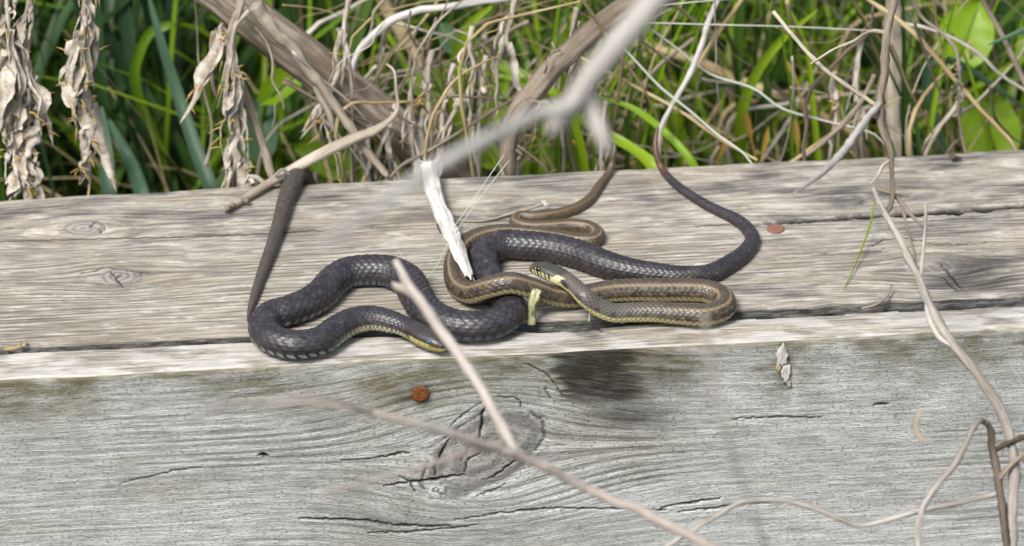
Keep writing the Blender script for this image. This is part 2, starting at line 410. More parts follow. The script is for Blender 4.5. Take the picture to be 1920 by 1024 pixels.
def timber(name, label, prof, xs, knots, cracks, extra, part_of, ring_freq, rdx):
    """sweep a profile (list of (y, z, face)) along x; face 0 back, 1 top, 2 front, 3 bottom"""
    prof = np.array(prof); nu, nv = len(xs), len(prof)
    yz = prof[:, :2]; face = prof[:, 2]
    nxt = np.roll(yz, -1, 0); prv = np.roll(yz, 1, 0)
    tg = nxt - prv; tg /= np.linalg.norm(tg, axis=1)[:, None] + 1e-12
    # profile runs back -> top -> front (clockwise seen from +x): outward normal
    nrm = np.stack([tg[:, 1], -tg[:, 0]], -1) * -1
    mid = yz.mean(0)
    s = np.concatenate([[0], np.cumsum(np.linalg.norm(np.diff(yz, axis=0), axis=1))])
    X = np.repeat(xs[:, None], nv, 1)
    Y = np.repeat(yz[None, :, 0], nu, 0).copy(); Z = np.repeat(yz[None, :, 1], nu, 0).copy()
    S = np.repeat(s[None], nu, 0)
    Fc = np.repeat(face[None], nu, 0)
    Y0, Z0 = Y.copy(), Z.copy()
    dY, dZ = extra(X, Y, Z, S, Fc)
    Y += dY; Z += dZ
    P = np.stack([X, Y, Z], -1)
    px, py = project(P.reshape(-1, 3)); px = px.reshape(nu, nv); py = py.reshape(nu, nv)
    vis = (Fc == 1) | (Fc == 2)
    # grain coordinate with gentle drift, then bent round each knot
    V = S + 0.0022 * (fbm(X * 4, S * 10, 3) - 0.5) * 2 + 0.0006 * (fbm(X * 16, S * 60, 6) - 0.5) * 2
    U = X.copy()
    kn = np.zeros_like(X); kr = np.zeros_like(X); dent = np.zeros_like(X)
    for (fc, kx, ky, ra, rb, ang, a, wx, wy, core) in knots:
        m = (Fc == fc)
        j = np.argmin(np.where(m, np.hypot(px - kx, py - ky), 1e9)); iu, iv = np.unravel_index(j, px.shape)
        u0, v0 = X[iu, iv], S[iu, iv]
        du, dv = X - u0, S - v0
        ca, sa = math.cos(ang), math.sin(ang)
        p, q = du * ca + dv * sa, -du * sa + dv * ca
        wob = 1 + 0.35 * (fbm(X * 60 + 3, S * 60, 8) - 0.5)
        e = np.sqrt((p / ra) ** 2 + (q / rb) ** 2) * wob
        infl = np.exp(-(du / wx) ** 2 - (dv / wy) ** 2)
        V = np.where(m, V - (V - v0) * a * infl, V)
        if core:
            kn = np.where(m, np.maximum(kn, core * sstep(1.06, 0.86, e)), kn)
            kr = np.where(m & (e < 1.3), e * 22.0, kr)
            dent += np.where(m, sstep(0.12, 0.0, np.abs(e - 1.0)) * 0.0005 * core, 0)
    ck0 = np.zeros_like(X)
    for (fc, kx, ky, ra, rb, ang, a, wx, wy, core) in knots:
        if core >= 0.7:
            e = kr / 22.0; ck0 = np.maximum(ck0, (Fc == fc) * (kr > 0) * 0.85 * np.exp(-((e - 1.0) / 0.028) ** 2) * sstep(0.42, 0.6, fbm(px / 45, py / 45, 14)))
    rd = 0.5 + 0.5 * np.sin(2 * np.pi * (V * ring_freq + 1.6 * fbm(V * ring_freq * 0.4, U * 3 + 7, 1, 3)))
    rd = rd * (0.55 + 0.9 * vn(V * ring_freq * 0.9, U * 9, 2))
    rd2 = vn(V * ring_freq * 0.37, U * 1.5, 4)
    rdm = sstep(0.45, 0.95, rd) * (0.25 + 0.75 * sstep(0.3, 0.7, fbm(X * 7, S * 22, 9)))
    rdm *= (1 - kn)
    rdm = np.clip(rdm * rdx(px, py, Fc), 0, 1)
    ck = ck0; depth = np.zeros_like(X)
    for (fc, w, dep, poly) in cracks:
        d, t = seg_dist(px + 5 * (vn(px / 9, py / 9, 2) - 0.5), py + 3.0 * (vn(px / 8, py / 30, 5) - 0.5), poly)
        ww = w * (0.35 + 0.65 * np.sin(np.pi * np.clip(t, 0.04, 0.96))) * (0.6 + 0.8 * vn(px / 14, py / 50, 12))
        c = sstep(ww * 0.85 + 0.9, ww * 0.35, d) * (Fc == fc)
        ck = np.maximum(ck, c); depth = np.maximum(depth, c * dep)
    A = part_of(X, S, px, py, Fc, V)
    disp = -depth * 0.45 - dent - 0.00022 * rdm - A.pop('pit', 0) + 0.0004 * (fbm(X * 9, S * 40, 13) - 0.5) * vis
    # spread the displacement along the profile normal
    cy, cz = Y0.mean(), Z0.mean()
    sign = 1 if (nrm[:, 0] * (yz[:, 0] - mid[0]) + nrm[:, 1] * (yz[:, 1] - mid[1])).sum() > 0 else -1
    Y += disp * nrm[None, :, 0] * sign; Z += disp * nrm[None, :, 1] * sign
    P = np.stack([X, Y, Z], -1).reshape(-1, 3)
    q = grid_quads(nu, nv, True)
    # end caps
    capV = np.array([[xs[0], mid[0], mid[1]], [xs[-1], mid[0], mid[1]]])
    j = np.arange(nv); jn = (j + 1) % nv; kx = nu * nv
    tr = np.concatenate([np.stack([j * 0 + kx, jn, j], -1), np.stack([j * 0 + kx + 1, (nu - 1) * nv + j, (nu - 1) * nv + jn], -1)])
    P = np.concatenate([P, capV])
    pad = lambda a: np.concatenate([a.ravel(), [0, 0]])
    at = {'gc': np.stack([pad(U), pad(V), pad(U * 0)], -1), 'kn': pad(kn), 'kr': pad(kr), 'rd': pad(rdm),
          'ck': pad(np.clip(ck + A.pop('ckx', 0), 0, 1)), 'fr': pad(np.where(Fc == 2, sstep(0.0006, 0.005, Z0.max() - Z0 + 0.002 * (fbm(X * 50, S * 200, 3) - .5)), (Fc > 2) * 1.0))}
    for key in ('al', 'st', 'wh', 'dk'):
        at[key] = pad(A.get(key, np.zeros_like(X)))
    # make faces point outwards
    if sign < 0: pass
    o = mesh_np(name, P, q[:, ::-1], tr[:, ::-1], WOOD, None, True, at)
    return tag(o, label, 'timber')

def arc(cy, cz, r, a0, a1, n):
    a = np.radians(np.linspace(a0, a1, n)); return [(cy + r * math.cos(t), cz + r * math.sin(t)) for t in a]
XS = np.concatenate([np.linspace(-1.5, -0.34, 60), np.arange(-0.335, 0.335, 0.0008), np.linspace(0.34, 1.5, 60)])

BACK_Y, BEAM_F = 0.1050, -0.0462               # rear beam
PL_B, PL_F = -0.0508, -0.0768                  # front plank
PL_T = -0.0015

def rear_beam():
    r1, r2 = 0.004, 0.0022
    pr = [(BACK_Y, z, 0) for z in np.linspace(GZ - 0.02, -r1 - 0.002, 14)]
    pr += [(y, z, 1) for y, z in arc(BACK_Y - r1, -r1, r1, 0, 80, 7)]
    pr += [(y, 0.0, 1) for y in np.arange(BACK_Y - r1 - 0.0004, BEAM_F + r2 + 0.0003, -0.0006)]
    pr += [(y, z, 1) for y, z in arc(BEAM_F + r2, -r2, r2, 95, 180, 7)]
    pr += [(BEAM_F, z, 2) for z in np.concatenate([np.linspace(-r2 - 0.0006, -0.02, 20), np.linspace(-0.03, GZ - 0.02, 8)])]
    pr += [(y, GZ - 0.02, 3) for y in np.linspace(BEAM_F + 0.01, BACK_Y - 0.01, 6)]
    def extra(X, Y, Z, S, Fc):
        back = sstep(BACK_Y - 0.012, BACK_Y, Y)
        dz = -0.0006 * sstep(-0.20, -0.30, X) * sstep(BACK_Y - 0.03, BACK_Y, Y)
        dy = back * 0.0016 * (fbm(X * 22, X * 0, 3) - 0.5) * 2 - back * 0.001 * sstep(-0.2, -0.28, X)
        dz = dz - back * (Z > -0.02) * 0.0012 * (fbm(X * 60, X * 0, 5) - 0.3)
        fr = sstep(BEAM_F + 0.006, BEAM_F, Y)
        jag = (fbm(X * 70, X * 0 + 2, 8) - 0.45) * 0.0028 * (0.35 + 1.2 * sstep(0.05, 0.15, X)) * fr
        lower = (Fc == 2) * (Z < -0.003)
        rough = lower * (fbm(X * 120, Z * 500, 4) - 0.5) * 0.003
        dy = dy + jag + rough
        wave = 0.0008 * (fbm(X * 4, S * 12, 10) - 0.5) * (Fc == 1)
        return dy, dz + wave
    knots = [  # face, px, py, ra, rb (m), tilt, bend, reach x, reach y, core
        (1, 155, 427, 0.0115, 0.0085, 0.0, 0.93, 0.030, 0.016, 0.75),
        (1, 222, 519, 0.0105, 0.0085, 0.0, 0.93, 0.028, 0.015, 0.8),
        (1, 1760, 500, 0.010, 0.010, 0.3, 0.9, 0.030, 0.020, 0.35),
        (1, 1590, 372, 0.016, 0.006, 0.0, 0.8, 0.04, 0.015, 0.15),
        (1, 915, 385, 0.006, 0.005, 0.0, 0.85, 0.02, 0.012, 0.3)]
    cracks = [
        (1, 7, 0.006, [(1380, 421), (1450, 418), (1560, 409), (1660, 402), (1760, 396), (1850, 391), (1935, 384), (2200, 366), (2500, 350)]),
        (1, 8, 0.007, [(1600, 406), (1640, 403), (1760, 397), (1850, 391), (2000, 380)]),
        (1, 0.9, 0.001, [(-20, 453), (150, 449), (300, 445), (520, 437), (700, 425)]),
        (1, 1.6, 0.003, [(150, 512), (175, 508), (200, 500)]), (1, 1.6, 0.003, [(206, 501), (240, 506), (280, 511)]),
        (1, 1.5, 0.003, [(205, 504), (219, 522), (229, 538)]), (1, 1.3, 0.003, [(219, 521), (229, 512)]),
        (1, 1.2, 0.002, [(168, 425), (183, 414)]), (1, 1.2, 0.002, [(178, 428), (190, 432), (186, 437)]),
        (1, 1.7, 0.003, [(1636, 460), (1655, 448), (1700, 445), (1745, 455), (1790, 458), (1850, 454)]),
        (1, 1.6, 0.003, [(1520, 478), (1600, 474), (1640, 471), (1660, 464)]),
        (1, 2.6, 0.004, [(1762, 492), (1780, 515), (1806, 543)]), (1, 1.4, 0.003, [(1765, 515), (1780, 535), (1802, 545)]),
        (1, 1.2, 0.002, [(1610, 380), (1618, 376)]), (1, 1.0, 0.002, [(1380, 420), (1300, 424)])]
    def part(X, S, px, py, Fc, V):
        up = sstep(470, 380, py + (px - 960) * 0.045)          # rougher, darker back half
        dk = 0.34 + 0.50 * up + 0.22 * sstep(1150, 1650, px)
        for (cx, cy, ax, ay, w) in ((120, 390, 200, 40, .6), (165, 445, 120, 22, .5), (1570, 365, 170, 35, .8), (1840, 500, 110, 45, .7),
                                    (1700, 400, 160, 40, .5), (930, 385, 110, 35, .5), (1560, 300, 220, 25, .5), (230, 500, 90, 16, .5), (1500, 540, 160, 25, .4)):
            dk = dk + w * np.exp(-((px - cx) / ax) ** 2 - ((py - cy) / ay) ** 2)
        wedge = np.exp(-((px - 1840 - (py - 520) * .9) / 70) ** 2 - ((py - 520) / 28) ** 2)
        st = 0.6 * wedge * (Fc == 1)
        for (cx, cy, ax, ay, w) in ((1590, 368, 75, 13, .42), (1655, 392, 70, 10, .35), (60, 385, 90, 12, .35), (110, 452, 60, 7, .35), (250, 412, 60, 7, .4), (290, 398, 45, 6, .4), (925, 384, 45, 7, .4), (1700, 345, 90, 12, .3), (610, 372, 40, 6, .3), (1480, 530, 80, 8, .35)):
            st = np.maximum(st, (Fc == 1) * w * np.exp(-((px - cx) / ax) ** 2 - ((py - cy + (px - cx) * .045) / ay) ** 2) * (0.3 + 1.3 * fbm(px / 26, py / 5, 3)))
        al = 0.0 * X; st = np.maximum(st, (Fc == 2) * (0.72 + 0.5 * (fbm(X * 90, S * 300, 3) - .4)))  # dirty gap face, painted darker to stand in for the gap's shade
        return {'dk': np.clip(dk, 0, 1) * (Fc == 1), 'st': np.clip(st, 0, 1), 'al': al * 0.6}
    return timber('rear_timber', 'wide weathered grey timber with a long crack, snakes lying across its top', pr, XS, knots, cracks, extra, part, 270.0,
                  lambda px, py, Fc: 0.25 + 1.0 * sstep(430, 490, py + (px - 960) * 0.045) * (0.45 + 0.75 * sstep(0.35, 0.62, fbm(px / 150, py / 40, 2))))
rear_beam()

def front_plank():
    r1, r2 = 0.0015, 0.0032
    yb, yf, t = PL_B, PL_F, PL_T
    pr = [(yb, z, 0) for z in np.concatenate([np.linspace(GZ - 0.02, -0.03, 8), np.linspace(-0.02, t - r1 - 0.0006, 14)])]
    pr += [(y, z, 1) for y, z in arc(yb - r1, t - r1, r1, 0, 85, 5)]
    pr += [(y, t, 1) for y in np.arange(yb - r1 - 0.0004, yf + r2 + 0.0003, -0.0006)]
    pr += [(y, z, 1) for y, z in arc(yf + r2, t - r2, r2, 95, 135, 5)]
    pr += [(y, z, 2) for y, z in arc(yf + r2, t - r2, r2, 142, 180, 6)]
    pr += [(yf, z, 2) for z in np.arange(t - r2 - 0.0006, GZ + 0.012, -0.0007)]
    pr += [(yf, z, 2) for z in np.linspace(GZ + 0.01, GZ - 0.02, 5)]
    pr += [(y, GZ - 0.02, 3) for y in np.linspace(yf + 0.006, yb - 0.006, 4)]
    def extra(X, Y, Z, S, Fc):
        bk = sstep(yb - 0.007, yb, Y)
        jag = (fbm(X * 60, X * 0 + 9, 2) - 0.5) * 0.0030 * bk - bk * 0.0022 * sstep(0.0, 0.16, X) + bk * 0.0016 * sstep(-0.06, -0.2, X)
        step = bk * 0.0016 * (vn(X * 40, X * 0, 6) > 0.55) * sstep(0.10, 0.14, X)
        pc = project(np.array([[0.0, yb, 0]]))[0][0]
        hol = -0.006 * np.exp(-((X - 0.020) / 0.020) ** 2) * bk      # broken-out hollow by the top knot
        dz = -0.0015 * sstep(yb - 0.012, yb, Y) * (Fc == 1)
        fr = sstep(yf + 0.004, yf, Y)
        dz = dz + (Fc <= 2) * (Z > -0.01) * 0.0011 * (fbm(X * 14, X * 0 + 4, 7, 5) - 0.5) * 2.2 * fr
        dy = jag + step + hol
        dy = dy + 0.0012 * (fbm(X * 6, Z * 20, 11) - 0.5) * (Fc == 2)
        return dy, dz
    knots = [
        (2, 905, 850, 0.036, 0.020, -0.60, 0.93, 0.064, 0.048, 0.85),
        (1, 1050, 622, 0.020, 0.009, 0.0, 0.85, 0.035, 0.012, 0.25)]
    cracks = [
        (2, 2.6, 0.004, [(911, 757), (904, 785), (900, 820)]), (2, 3.2, 0.004, [(772, 906), (800, 901), (830, 897), (868, 890)]),
        (2, 1.8, 0.003, [(722, 912), (752, 906), (790, 902)]), (2, 1.6, 0.003, [(750, 892), (768, 905), (778, 922)]),
        (2, 1.6, 0.003, [(868, 888), (880, 862), (900, 850)]), (2, 1.7, 0.003, [(815, 890), (818, 870), (840, 826), (845, 822)]),
        (2, 1.5, 0.002, [(840, 802), (870, 775), (908, 752)]), (2, 2.0, 0.003, [(918, 898), (945, 882), (966, 866)]), (2, 1.2, 0.002, [(890, 930), (925, 920), (948, 908)]),
        (2, 1.1, 0.002, [(925, 745), (960, 744), (975, 755), (976, 775)]), (2, 1.1, 0.002, [(985, 680), (1030, 705), (1058, 745)]),
        (2, 1.0, 0.002, [(1020, 726), (1035, 750)]), (2, 1.0, 0.002, [(1012, 782), (1019, 800), (1018, 815)]),
        (2, 2.4, 0.004, [(560, 972), (600, 974), (680, 975), (740, 985), (800, 988), (845, 986)]),
        (2, 1.5, 0.003, [(690, 1000), (760, 998), (840, 991), (900, 984)]), (2, 1.5, 0.003, [(855, 975), (940, 962), (1040, 953), (1120, 954), (1250, 957)]),
        (2, 2.2, 0.004, [(1240, 953), (1290, 944), (1352, 934)]), (2, 1.8, 0.003, [(1270, 960), (1340, 953), (1400, 945), (1440, 944)]),
        (2, 2.8, 0.004, [(728, 856), (748, 851), (764, 850)]), (2, 1.4, 0.002, [(640, 863), (700, 860), (745, 852)]),
        (2, 4.2, 0.004, [(487, 853), (503, 855)]), (2, 1.2, 0.002, [(230, 905), (330, 882), (380, 877)]),
        (2, 4.0, 0.004, [(1640, 760), (1664, 758)]), (2, 1.5, 0.002, [(1370, 786), (1450, 782), (1540, 782)]),
        (1, 1.6, 0.002, [(1041, 603), (1034, 617)]), (1, 3.0, 0.001, [(1095, 620), (1118, 612), (1130, 622)]), (1, 2.4, 0.001, [(1065, 602), (1085, 607), (1120, 603)])]
    def part(X, S, px, py, Fc, V):
        f2 = (Fc == 2)
        edge = 655 - (px - 960) * 0.0485
        dpt = py - edge                                  # pixels below the front arris
        al = f2 * (0.58 * sstep(125, 5, dpt + 70 * (fbm(px / 80, py / 30, 3) - 0.5)) + 0.16 * sstep(420, 60, dpt))
        al = al * (0.45 + 0.85 * sstep(0.35, 0.65, fbm(px / 110, py / 60, 5)))
        for (cx, cy, ax, ay, w) in ((720, 900, 190, 120, .35), (880, 990, 220, 50, .25), (1180, 760, 130, 60, .4), (40, 740, 110, 60, .35), (760, 740, 60, 40, .35)):
            al = al + f2 * w * np.exp(-((px - cx) / ax) ** 2 - ((py - cy) / ay) ** 2)
        wx = px + 80 * (fbm(px / 70, py / 4.5, 7) - 0.5)
        st = f2 * 0.93 * sstep(1018, 1050, wx - (py - 660) * 0.25) * sstep(1235, 1165, wx) * sstep(775, 735, py - (px - 1100) * 0.10)
        st = np.maximum(st, f2 * 0.75 * np.exp(-((px - 1175) / 85) ** 2 - ((py - 780) / 28) ** 2))
        st = np.maximum(st, f2 * 0.40 * sstep(430, 800, px) * 0 + f2 * 0.42 * np.exp(-((px - 1215) / 90) ** 2 - ((py - 705) / 42) ** 2))
        st = np.maximum(st, f2 * 0.75 * np.exp(-((px - 788) / 22) ** 4 - ((py - 740) / 21) ** 4)); st = np.maximum(st, f2 * 0.6 * np.exp(-((px - 765) / 34) ** 2 - ((py - 748) / 12) ** 2))
        st = np.maximum(st, f2 * 0.8 * np.exp(-((px - 1470) / 15) ** 2 - ((py - 690) / 38) ** 2))
        st = np.maximum(st, (Fc == 1) * 0.8 * np.exp(-((px - 1105) / 34) ** 2 - ((py - 625) / 13) ** 2) * (0.4 + fbm(px / 12, py / 6, 3)))
        wh = f2 * np.exp(-((px - 818) / 20) ** 2 - ((py - 920) / 14) ** 2) * (fbm(px / 8, py / 8, 2) > 0.42)
        wh = np.maximum(wh, f2 * 0.35 * np.exp(-((px - 1489) / 7) ** 2) * sstep(680, 700, py) * sstep(800, 740, py))
        wh = np.maximum(wh, (Fc == 1) * 0.35 * sstep(0.35, 0.6, fbm(px / 70, py / 14, 4)))
        pit = f2 * 0.0016 * np.exp(-((px - 1000) / 55) ** 2 - ((py - 880) / 35) ** 2)
        st = np.maximum(st, (Fc == 0) * 0.9)  # plank's back face: gap shade painted over its dirt
        return {'dk': (Fc == 1) * 0.28, 'al': np.clip(al, 0, 0.9), 'st': np.clip(st, 0, 1), 'wh': np.clip(wh, 0, 1), 'pit': pit}
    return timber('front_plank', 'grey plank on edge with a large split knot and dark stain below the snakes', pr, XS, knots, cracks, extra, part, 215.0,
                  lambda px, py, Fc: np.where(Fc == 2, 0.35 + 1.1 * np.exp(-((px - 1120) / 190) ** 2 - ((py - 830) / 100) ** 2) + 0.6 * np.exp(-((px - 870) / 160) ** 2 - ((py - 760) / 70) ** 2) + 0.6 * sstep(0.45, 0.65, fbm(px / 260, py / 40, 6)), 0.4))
front_plank()

# ------------------------------------------------------------------ snakes
def snake(name, label, pts, head, pattern, tail_taper=True, rows=15, relief=0.12, mat=None, up0=(0, 0, 1.0), zpull=0.06, min_p=0.0013):
    P = []
    for p in pts:
        if p[0] == 'w': P.append([p[1], p[2], p[3], p[4]])
        else:
            q = at_z(p[0], p[1], p[3]); d = (q - CAM) @ VD
            P.append([q[0], q[1], q[2], p[2] * d / FPX])
    A = catmull(np.array(P), 60)
    # light smoothing of the traced line
    for _ in range(30):
        A[1:-1] = A[1:-1] * 0.5 + (A[:-2] + A[2:]) * 0.25
    L = np.concatenate([[0], np.cumsum(np.linalg.norm(np.diff(A[:, :3], axis=0), axis=1))])
    per = np.maximum(A[:, 3] * 0.52, min_p)
    ph = np.concatenate([[0], np.cumsum(np.diff(L) / ((per[1:] + per[:-1]) / 2))])
    n = int(ph[-1] * 6.2)
    pi = np.linspace(0, ph[-1], n)
    s = np.interp(pi, ph, L)
    C = np.stack([np.interp(s, L, A[:, i]) for i in range(3)], -1); r = np.interp(s, L, A[:, 3])
    T, U, B = frames(C, up0, zpull)
    thd = rad(122)
    th = np.concatenate([np.linspace(-thd, thd, rows * 5 + 1), np.linspace(thd, 2 * np.pi - thd, 18)[1:-1]])
    th = np.where(th > np.pi, th - 2 * np.pi, th); nt = len(th)
    TH = np.repeat(th[None], n, 0); PHI = np.repeat(pi[:, None], nt, 1); SS = np.repeat(s[:, None], nt, 1)
    ct, sn = np.cos(TH), np.sin(TH)
    w = r * 1.0; hu = r * 0.97; hd = r * 0.86
    LH = head['len'] if head else 0
    if head:
        t = s / LH
        wm = np.interp(t, head['t'], head['w']) * head['W']; hm = np.interp(t, head['t'], head['h']) * head['H']
        f = sstep(1.25, 1.75, t)
        w = wm * (1 - f) + w * f; hu = hm * (1 - f) + hu * f; hd = hm * 0.75 * (1 - f) + hd * f
    lower = ct < 0
    sx = np.where(lower, np.sign(sn) * np.abs(sn) ** 0.72, sn)
    cz = np.where(lower, -np.abs(ct) ** 0.75, ct)
    if head:
        flat = (1 - sstep(0.9, 1.4, s / LH))[:, None]
        sx = np.where(lower, sx, np.sign(sn) * np.abs(sn) ** (1 - 0.28 * flat)); cz = np.where(lower, cz, np.abs(ct) ** (1 - 0.15 * flat) * np.sign(ct))
    # scales
    rho = TH / thd * (rows / 2.0)
    best = np.full(TH.shape, -9.0); bq = np.ones(TH.shape); bb = np.zeros(TH.shape); bj = np.zeros(TH.shape); bk = np.zeros(TH.shape)
    j0 = np.round(rho)
    for dj in (-1, 0, 1):
        j = j0 + dj; off = 0.5 * (np.abs(j) % 2)
        k0 = np.round(PHI - off)
        for dk in (-1, 0, 1):
            k = k0 + dk
            a = PHI - off - k; b = rho - j
            q = (np.abs(a) / 0.66) ** 1.9 + (np.abs(b) / 0.98) ** 1.7
            hgt = 0.30 + 0.70 * (a / 0.66 + 1) / 2 - 0.35 * q ** 4
            ok = (q < 1) & (np.abs(j) <= rows // 2) & (hgt > best)
            best = np.where(ok, hgt, best); bq = np.where(ok, q, bq); bb = np.where(ok, b, bb); bj = np.where(ok, j, bj); bk = np.where(ok, k, bk)
    dors = np.abs(TH) <= thd + 1e-6
    best = np.where(best < -1, 0.0, best)
    keel = np.exp(-(bb / 0.13) ** 2) * 0.22
    va = (PHI + 0.25) % 1.0                                    # belly shields
    vent_h = 0.25 + 0.6 * va - 0.7 * sstep(0.9, 1.0, va)
    H = np.where(dors, best + keel, vent_h)
    hid = np.sin(bj * 12.9898 + bk * 78.233) * 43758.5453; hid = hid - np.floor(hid)
    edge = np.where(dors, sstep(0.42, 0.92, bq), sstep(0.80, 0.92, va) * sstep(1.0, 0.97, va))
    am = np.ones(n)
    if head: am = sstep(0.95, 1.35, s / LH)
    dr = relief * r[:, None] * (H - 0.5) * am[:, None]
    edge = edge * np.maximum(am, 0.0)[:, None]
    V = C[:, None] + ((w[:, None] + dr) * sx)[..., None] * B[:, None] + (np.where(lower, hd[:, None], hu[:, None]) * cz + dr * cz)[..., None] * U[:, None]
    col, glo = pattern(s=SS, th=TH, rho=rho, phi=PHI, edge=edge, hid=hid, q=bq, b=bb, va=va, dors=dors, L=L[-1], LH=LH, row=np.abs(bj), hgt=H, keel=keel)
    col = np.concatenate([np.clip(col, 0, 1), np.ones(col.shape[:2] + (1,))], -1).reshape(-1, 4)
    Vf = V.reshape(-1, 3); k = len(Vf)
    Vf = np.concatenate([Vf, [C[0] - T[0] * w[0] * 0.6, C[-1] + T[-1] * r[-1]]])
    col = np.concatenate([col, col[:1], col[-1:]])
    glo = np.concatenate([glo.ravel(), [0.4, 0.4]])
    # order of the ring: dorsal run then ventral run closes it
    jj = np.arange(nt); jn = (jj + 1) % nt
    tr = np.concatenate([np.stack([jj * 0 + k, jj, jn], -1), np.stack([jj * 0 + k + 1, (n - 1) * nt + jn, (n - 1) * nt + jj], -1)])
    o = mesh_np(name, Vf, grid_quads(n, nt, True), tr, mat, None, True, {'col': col, 'glo': glo})
    tag(o, label, 'snake')
    if head:
        for sgn in (1, -1):
            se = head['eye_t'] * LH; i = int(np.argmin(np.abs(s - se))); a = head['eye_a'] * sgn
            sxa = math.copysign(abs(math.sin(a)) ** 0.74, a)
            c = C[i] + B[i] * sxa * (w[i] - head['eye_r'] * 0.45) + U[i] * math.cos(a) * (hu[i] - head['eye_r'] * 0.3)
            out = B[i] * sgn
            th_, ph_ = np.linspace(0, np.pi, 12), np.linspace(0, 2 * np.pi, 20, endpoint=False)
            er = head['eye_r']
            E = c + er * (np.cos(th_)[:, None, None] * out * 0.85 + np.sin(th_)[:, None, None] * (np.cos(ph_)[None, :, None] * T[i] * 1.08 + np.sin(ph_)[None, :, None] * U[i]))
            mesh_np('eye', E, grid_quads(12, 20, True), None, head['eye_m'], o)
    return o, C, r

def scale_material(name, rough=0.45):
    k = NT(name)
    c = k.n('ShaderNodeAttribute', attribute_name='col').outputs['Color']
    g = k.n('ShaderNodeTexCoord').outputs['Object']
    a = k.noise(g, (2200, 2200, 2200), 3, 0.6); b = k.noise(g, (160, 160, 160), 4, 0.6)
    c = k.mix(k.ss(0.45, 0.75, b, 0, 0.16), c, (0.10, 0.08, 0.062))
    k.bump(a, 0.12, 0.0003)
    ro = k.math('MULTIPLY_ADD', b, 0.22, k.math('MULTIPLY_ADD', k.attr('glo'), 0.3, rough - 0.16))
    k.fin(c, ro, 0.5)
    return k.m
SK = scale_material('snake_scales')
def eye_mat(name, c1, c2):
    k = NT(name); g = k.n('ShaderNodeTexCoord').outputs['Object']
    return k.fin(k.mix(k.ss(0.35, 0.65, k.noise(g, (700, 700, 700), 3)), c1, c2), 0.08, 0.6)
EYE_B = eye_mat('eye_milky_blue', (0.008, 0.035, 0.08), (0.025, 0.10, 0.19))
EYE_K = eye_mat('eye_black', (0.006, 0.005, 0.005), (0.02, 0.015, 0.012))
def lerp3(a, b, f): return a * (1 - f[..., None]) + np.asarray(b) * f[..., None]

def pat_dark(s, th, rho, phi, edge, hid, q, b, va, dors, L, LH, row, hgt, keel):
    at = np.abs(th)
    base = np.ones(th.shape + (3,)) * np.array([0.0245, 0.0225, 0.029])  # bluish sky sheen put into the base tint
    base = base * (0.55 + 0.9 * hid)[..., None]
    base = lerp3(base, (0.040, 0.027, 0.021), 0.7 * sstep(60, 105, np.degrees(at)) * (0.4 + 0.6 * hid))
    rare = (hid > 0.985) * (row < 8)
    base = lerp3(base, (0.10, 0.07, 0.055), rare * 0.55)
    base = lerp3(base, (0.0025, 0.0025, 0.0035), edge * 0.93)
    # pale spots on the lowest scale row and the belly shield margins
    deg = np.degrees(at)
    fore = sstep(0.60, 0.20, s / L)
    v = (phi + 0.25 + (deg - 110) * 0.014) % 1.0
    spot = sstep(0.14, 0.26, v) * sstep(0.84, 0.72, v) * sstep(95, 100, deg) * sstep(134, 124, deg)
    base = lerp3(base, (0.010, 0.010, 0.013), sstep(90, 98, deg) * 0.85)
    pale = np.array([0.30, 0.32, 0.31]) * np.ones(base.shape) * (0.35 + 0.9 * vn(np.floor(phi + .25) * 1.7, phi * 0 + 3, 4))[..., None]
    far = sstep(0.22, 0.36, s / L)
    pale = lerp3(pale, (0.10, 0.135, 0.19), far)
    base = lerp3(base, 1.0, 0 * far) if False else base * (1 - (spot * (0.92 - 0.45 * far) * sstep(0.6, 0.5, s / L))[..., None]) + pale * (spot * (0.92 - 0.45 * far) * sstep(0.6, 0.5, s / L))[..., None]
    rear = sstep(0.50, 0.60, s / L) * sstep(92, 112, deg)
    base = lerp3(base, (0.055, 0.04, 0.03), rear * 0.6 * (1 - edge))
    base = lerp3(base, (0.085, 0.034, 0.022), 0.85 * sstep(0.945, 0.965, s / L) * (1 - 0.6 * edge))
    if LH:
        t = s / LH
        h = sstep(1.35, 1.05, t)
        hc = np.ones_like(base) * np.array([0.030, 0.026, 0.026])
        hc = lerp3(hc, (0.018, 0.013, 0.012), sstep(40, 62, deg))
        lip = sstep(72, 80, deg) * sstep(1.0, 0.9, t)
        lipc = np.ones_like(base) * np.array([0.30, 0.28, 0.10])
        lipc = lerp3(lipc, (0.17, 0.075, 0.012), sstep(0.42, 0.28, t) * sstep(0.04, 0.12, t) * sstep(92, 84, deg))
        bars = sstep(0.82, 0.97, np.cos(t * 2 * np.pi * 6.5)) * sstep(0.2, 0.3, t)
        lipc = lerp3(lipc, (0.10, 0.07, 0.02), bars * 0.7)
        hc = hc * (1 - lip[..., None]) + lipc * lip[..., None]
        hc = lerp3(hc, (0.008, 0.006, 0.004), sstep(3.0, 1.2, np.abs(deg - 100)) * sstep(0.05, 0.1, t) * (t < 1))
        hc = lerp3(hc, (0.26, 0.25, 0.12), sstep(102, 106, deg) * 0.8)
        base = base * (1 - h[..., None]) + hc * h[..., None]
        # yellow-white throat and neck spots
        nk = sstep(0.95, 1.1, t) * sstep(4.2, 3.0, t) * sstep(84, 92, deg) * sstep(0.25, 0.45, np.abs(((phi + 0.5 * (np.round(rho) % 2)) % 1.0) - 0.0)) 
        base = lerp3(base, (0.32, 0.31, 0.18), nk * 0.8)
    return base, np.clip(edge, 0, 1)

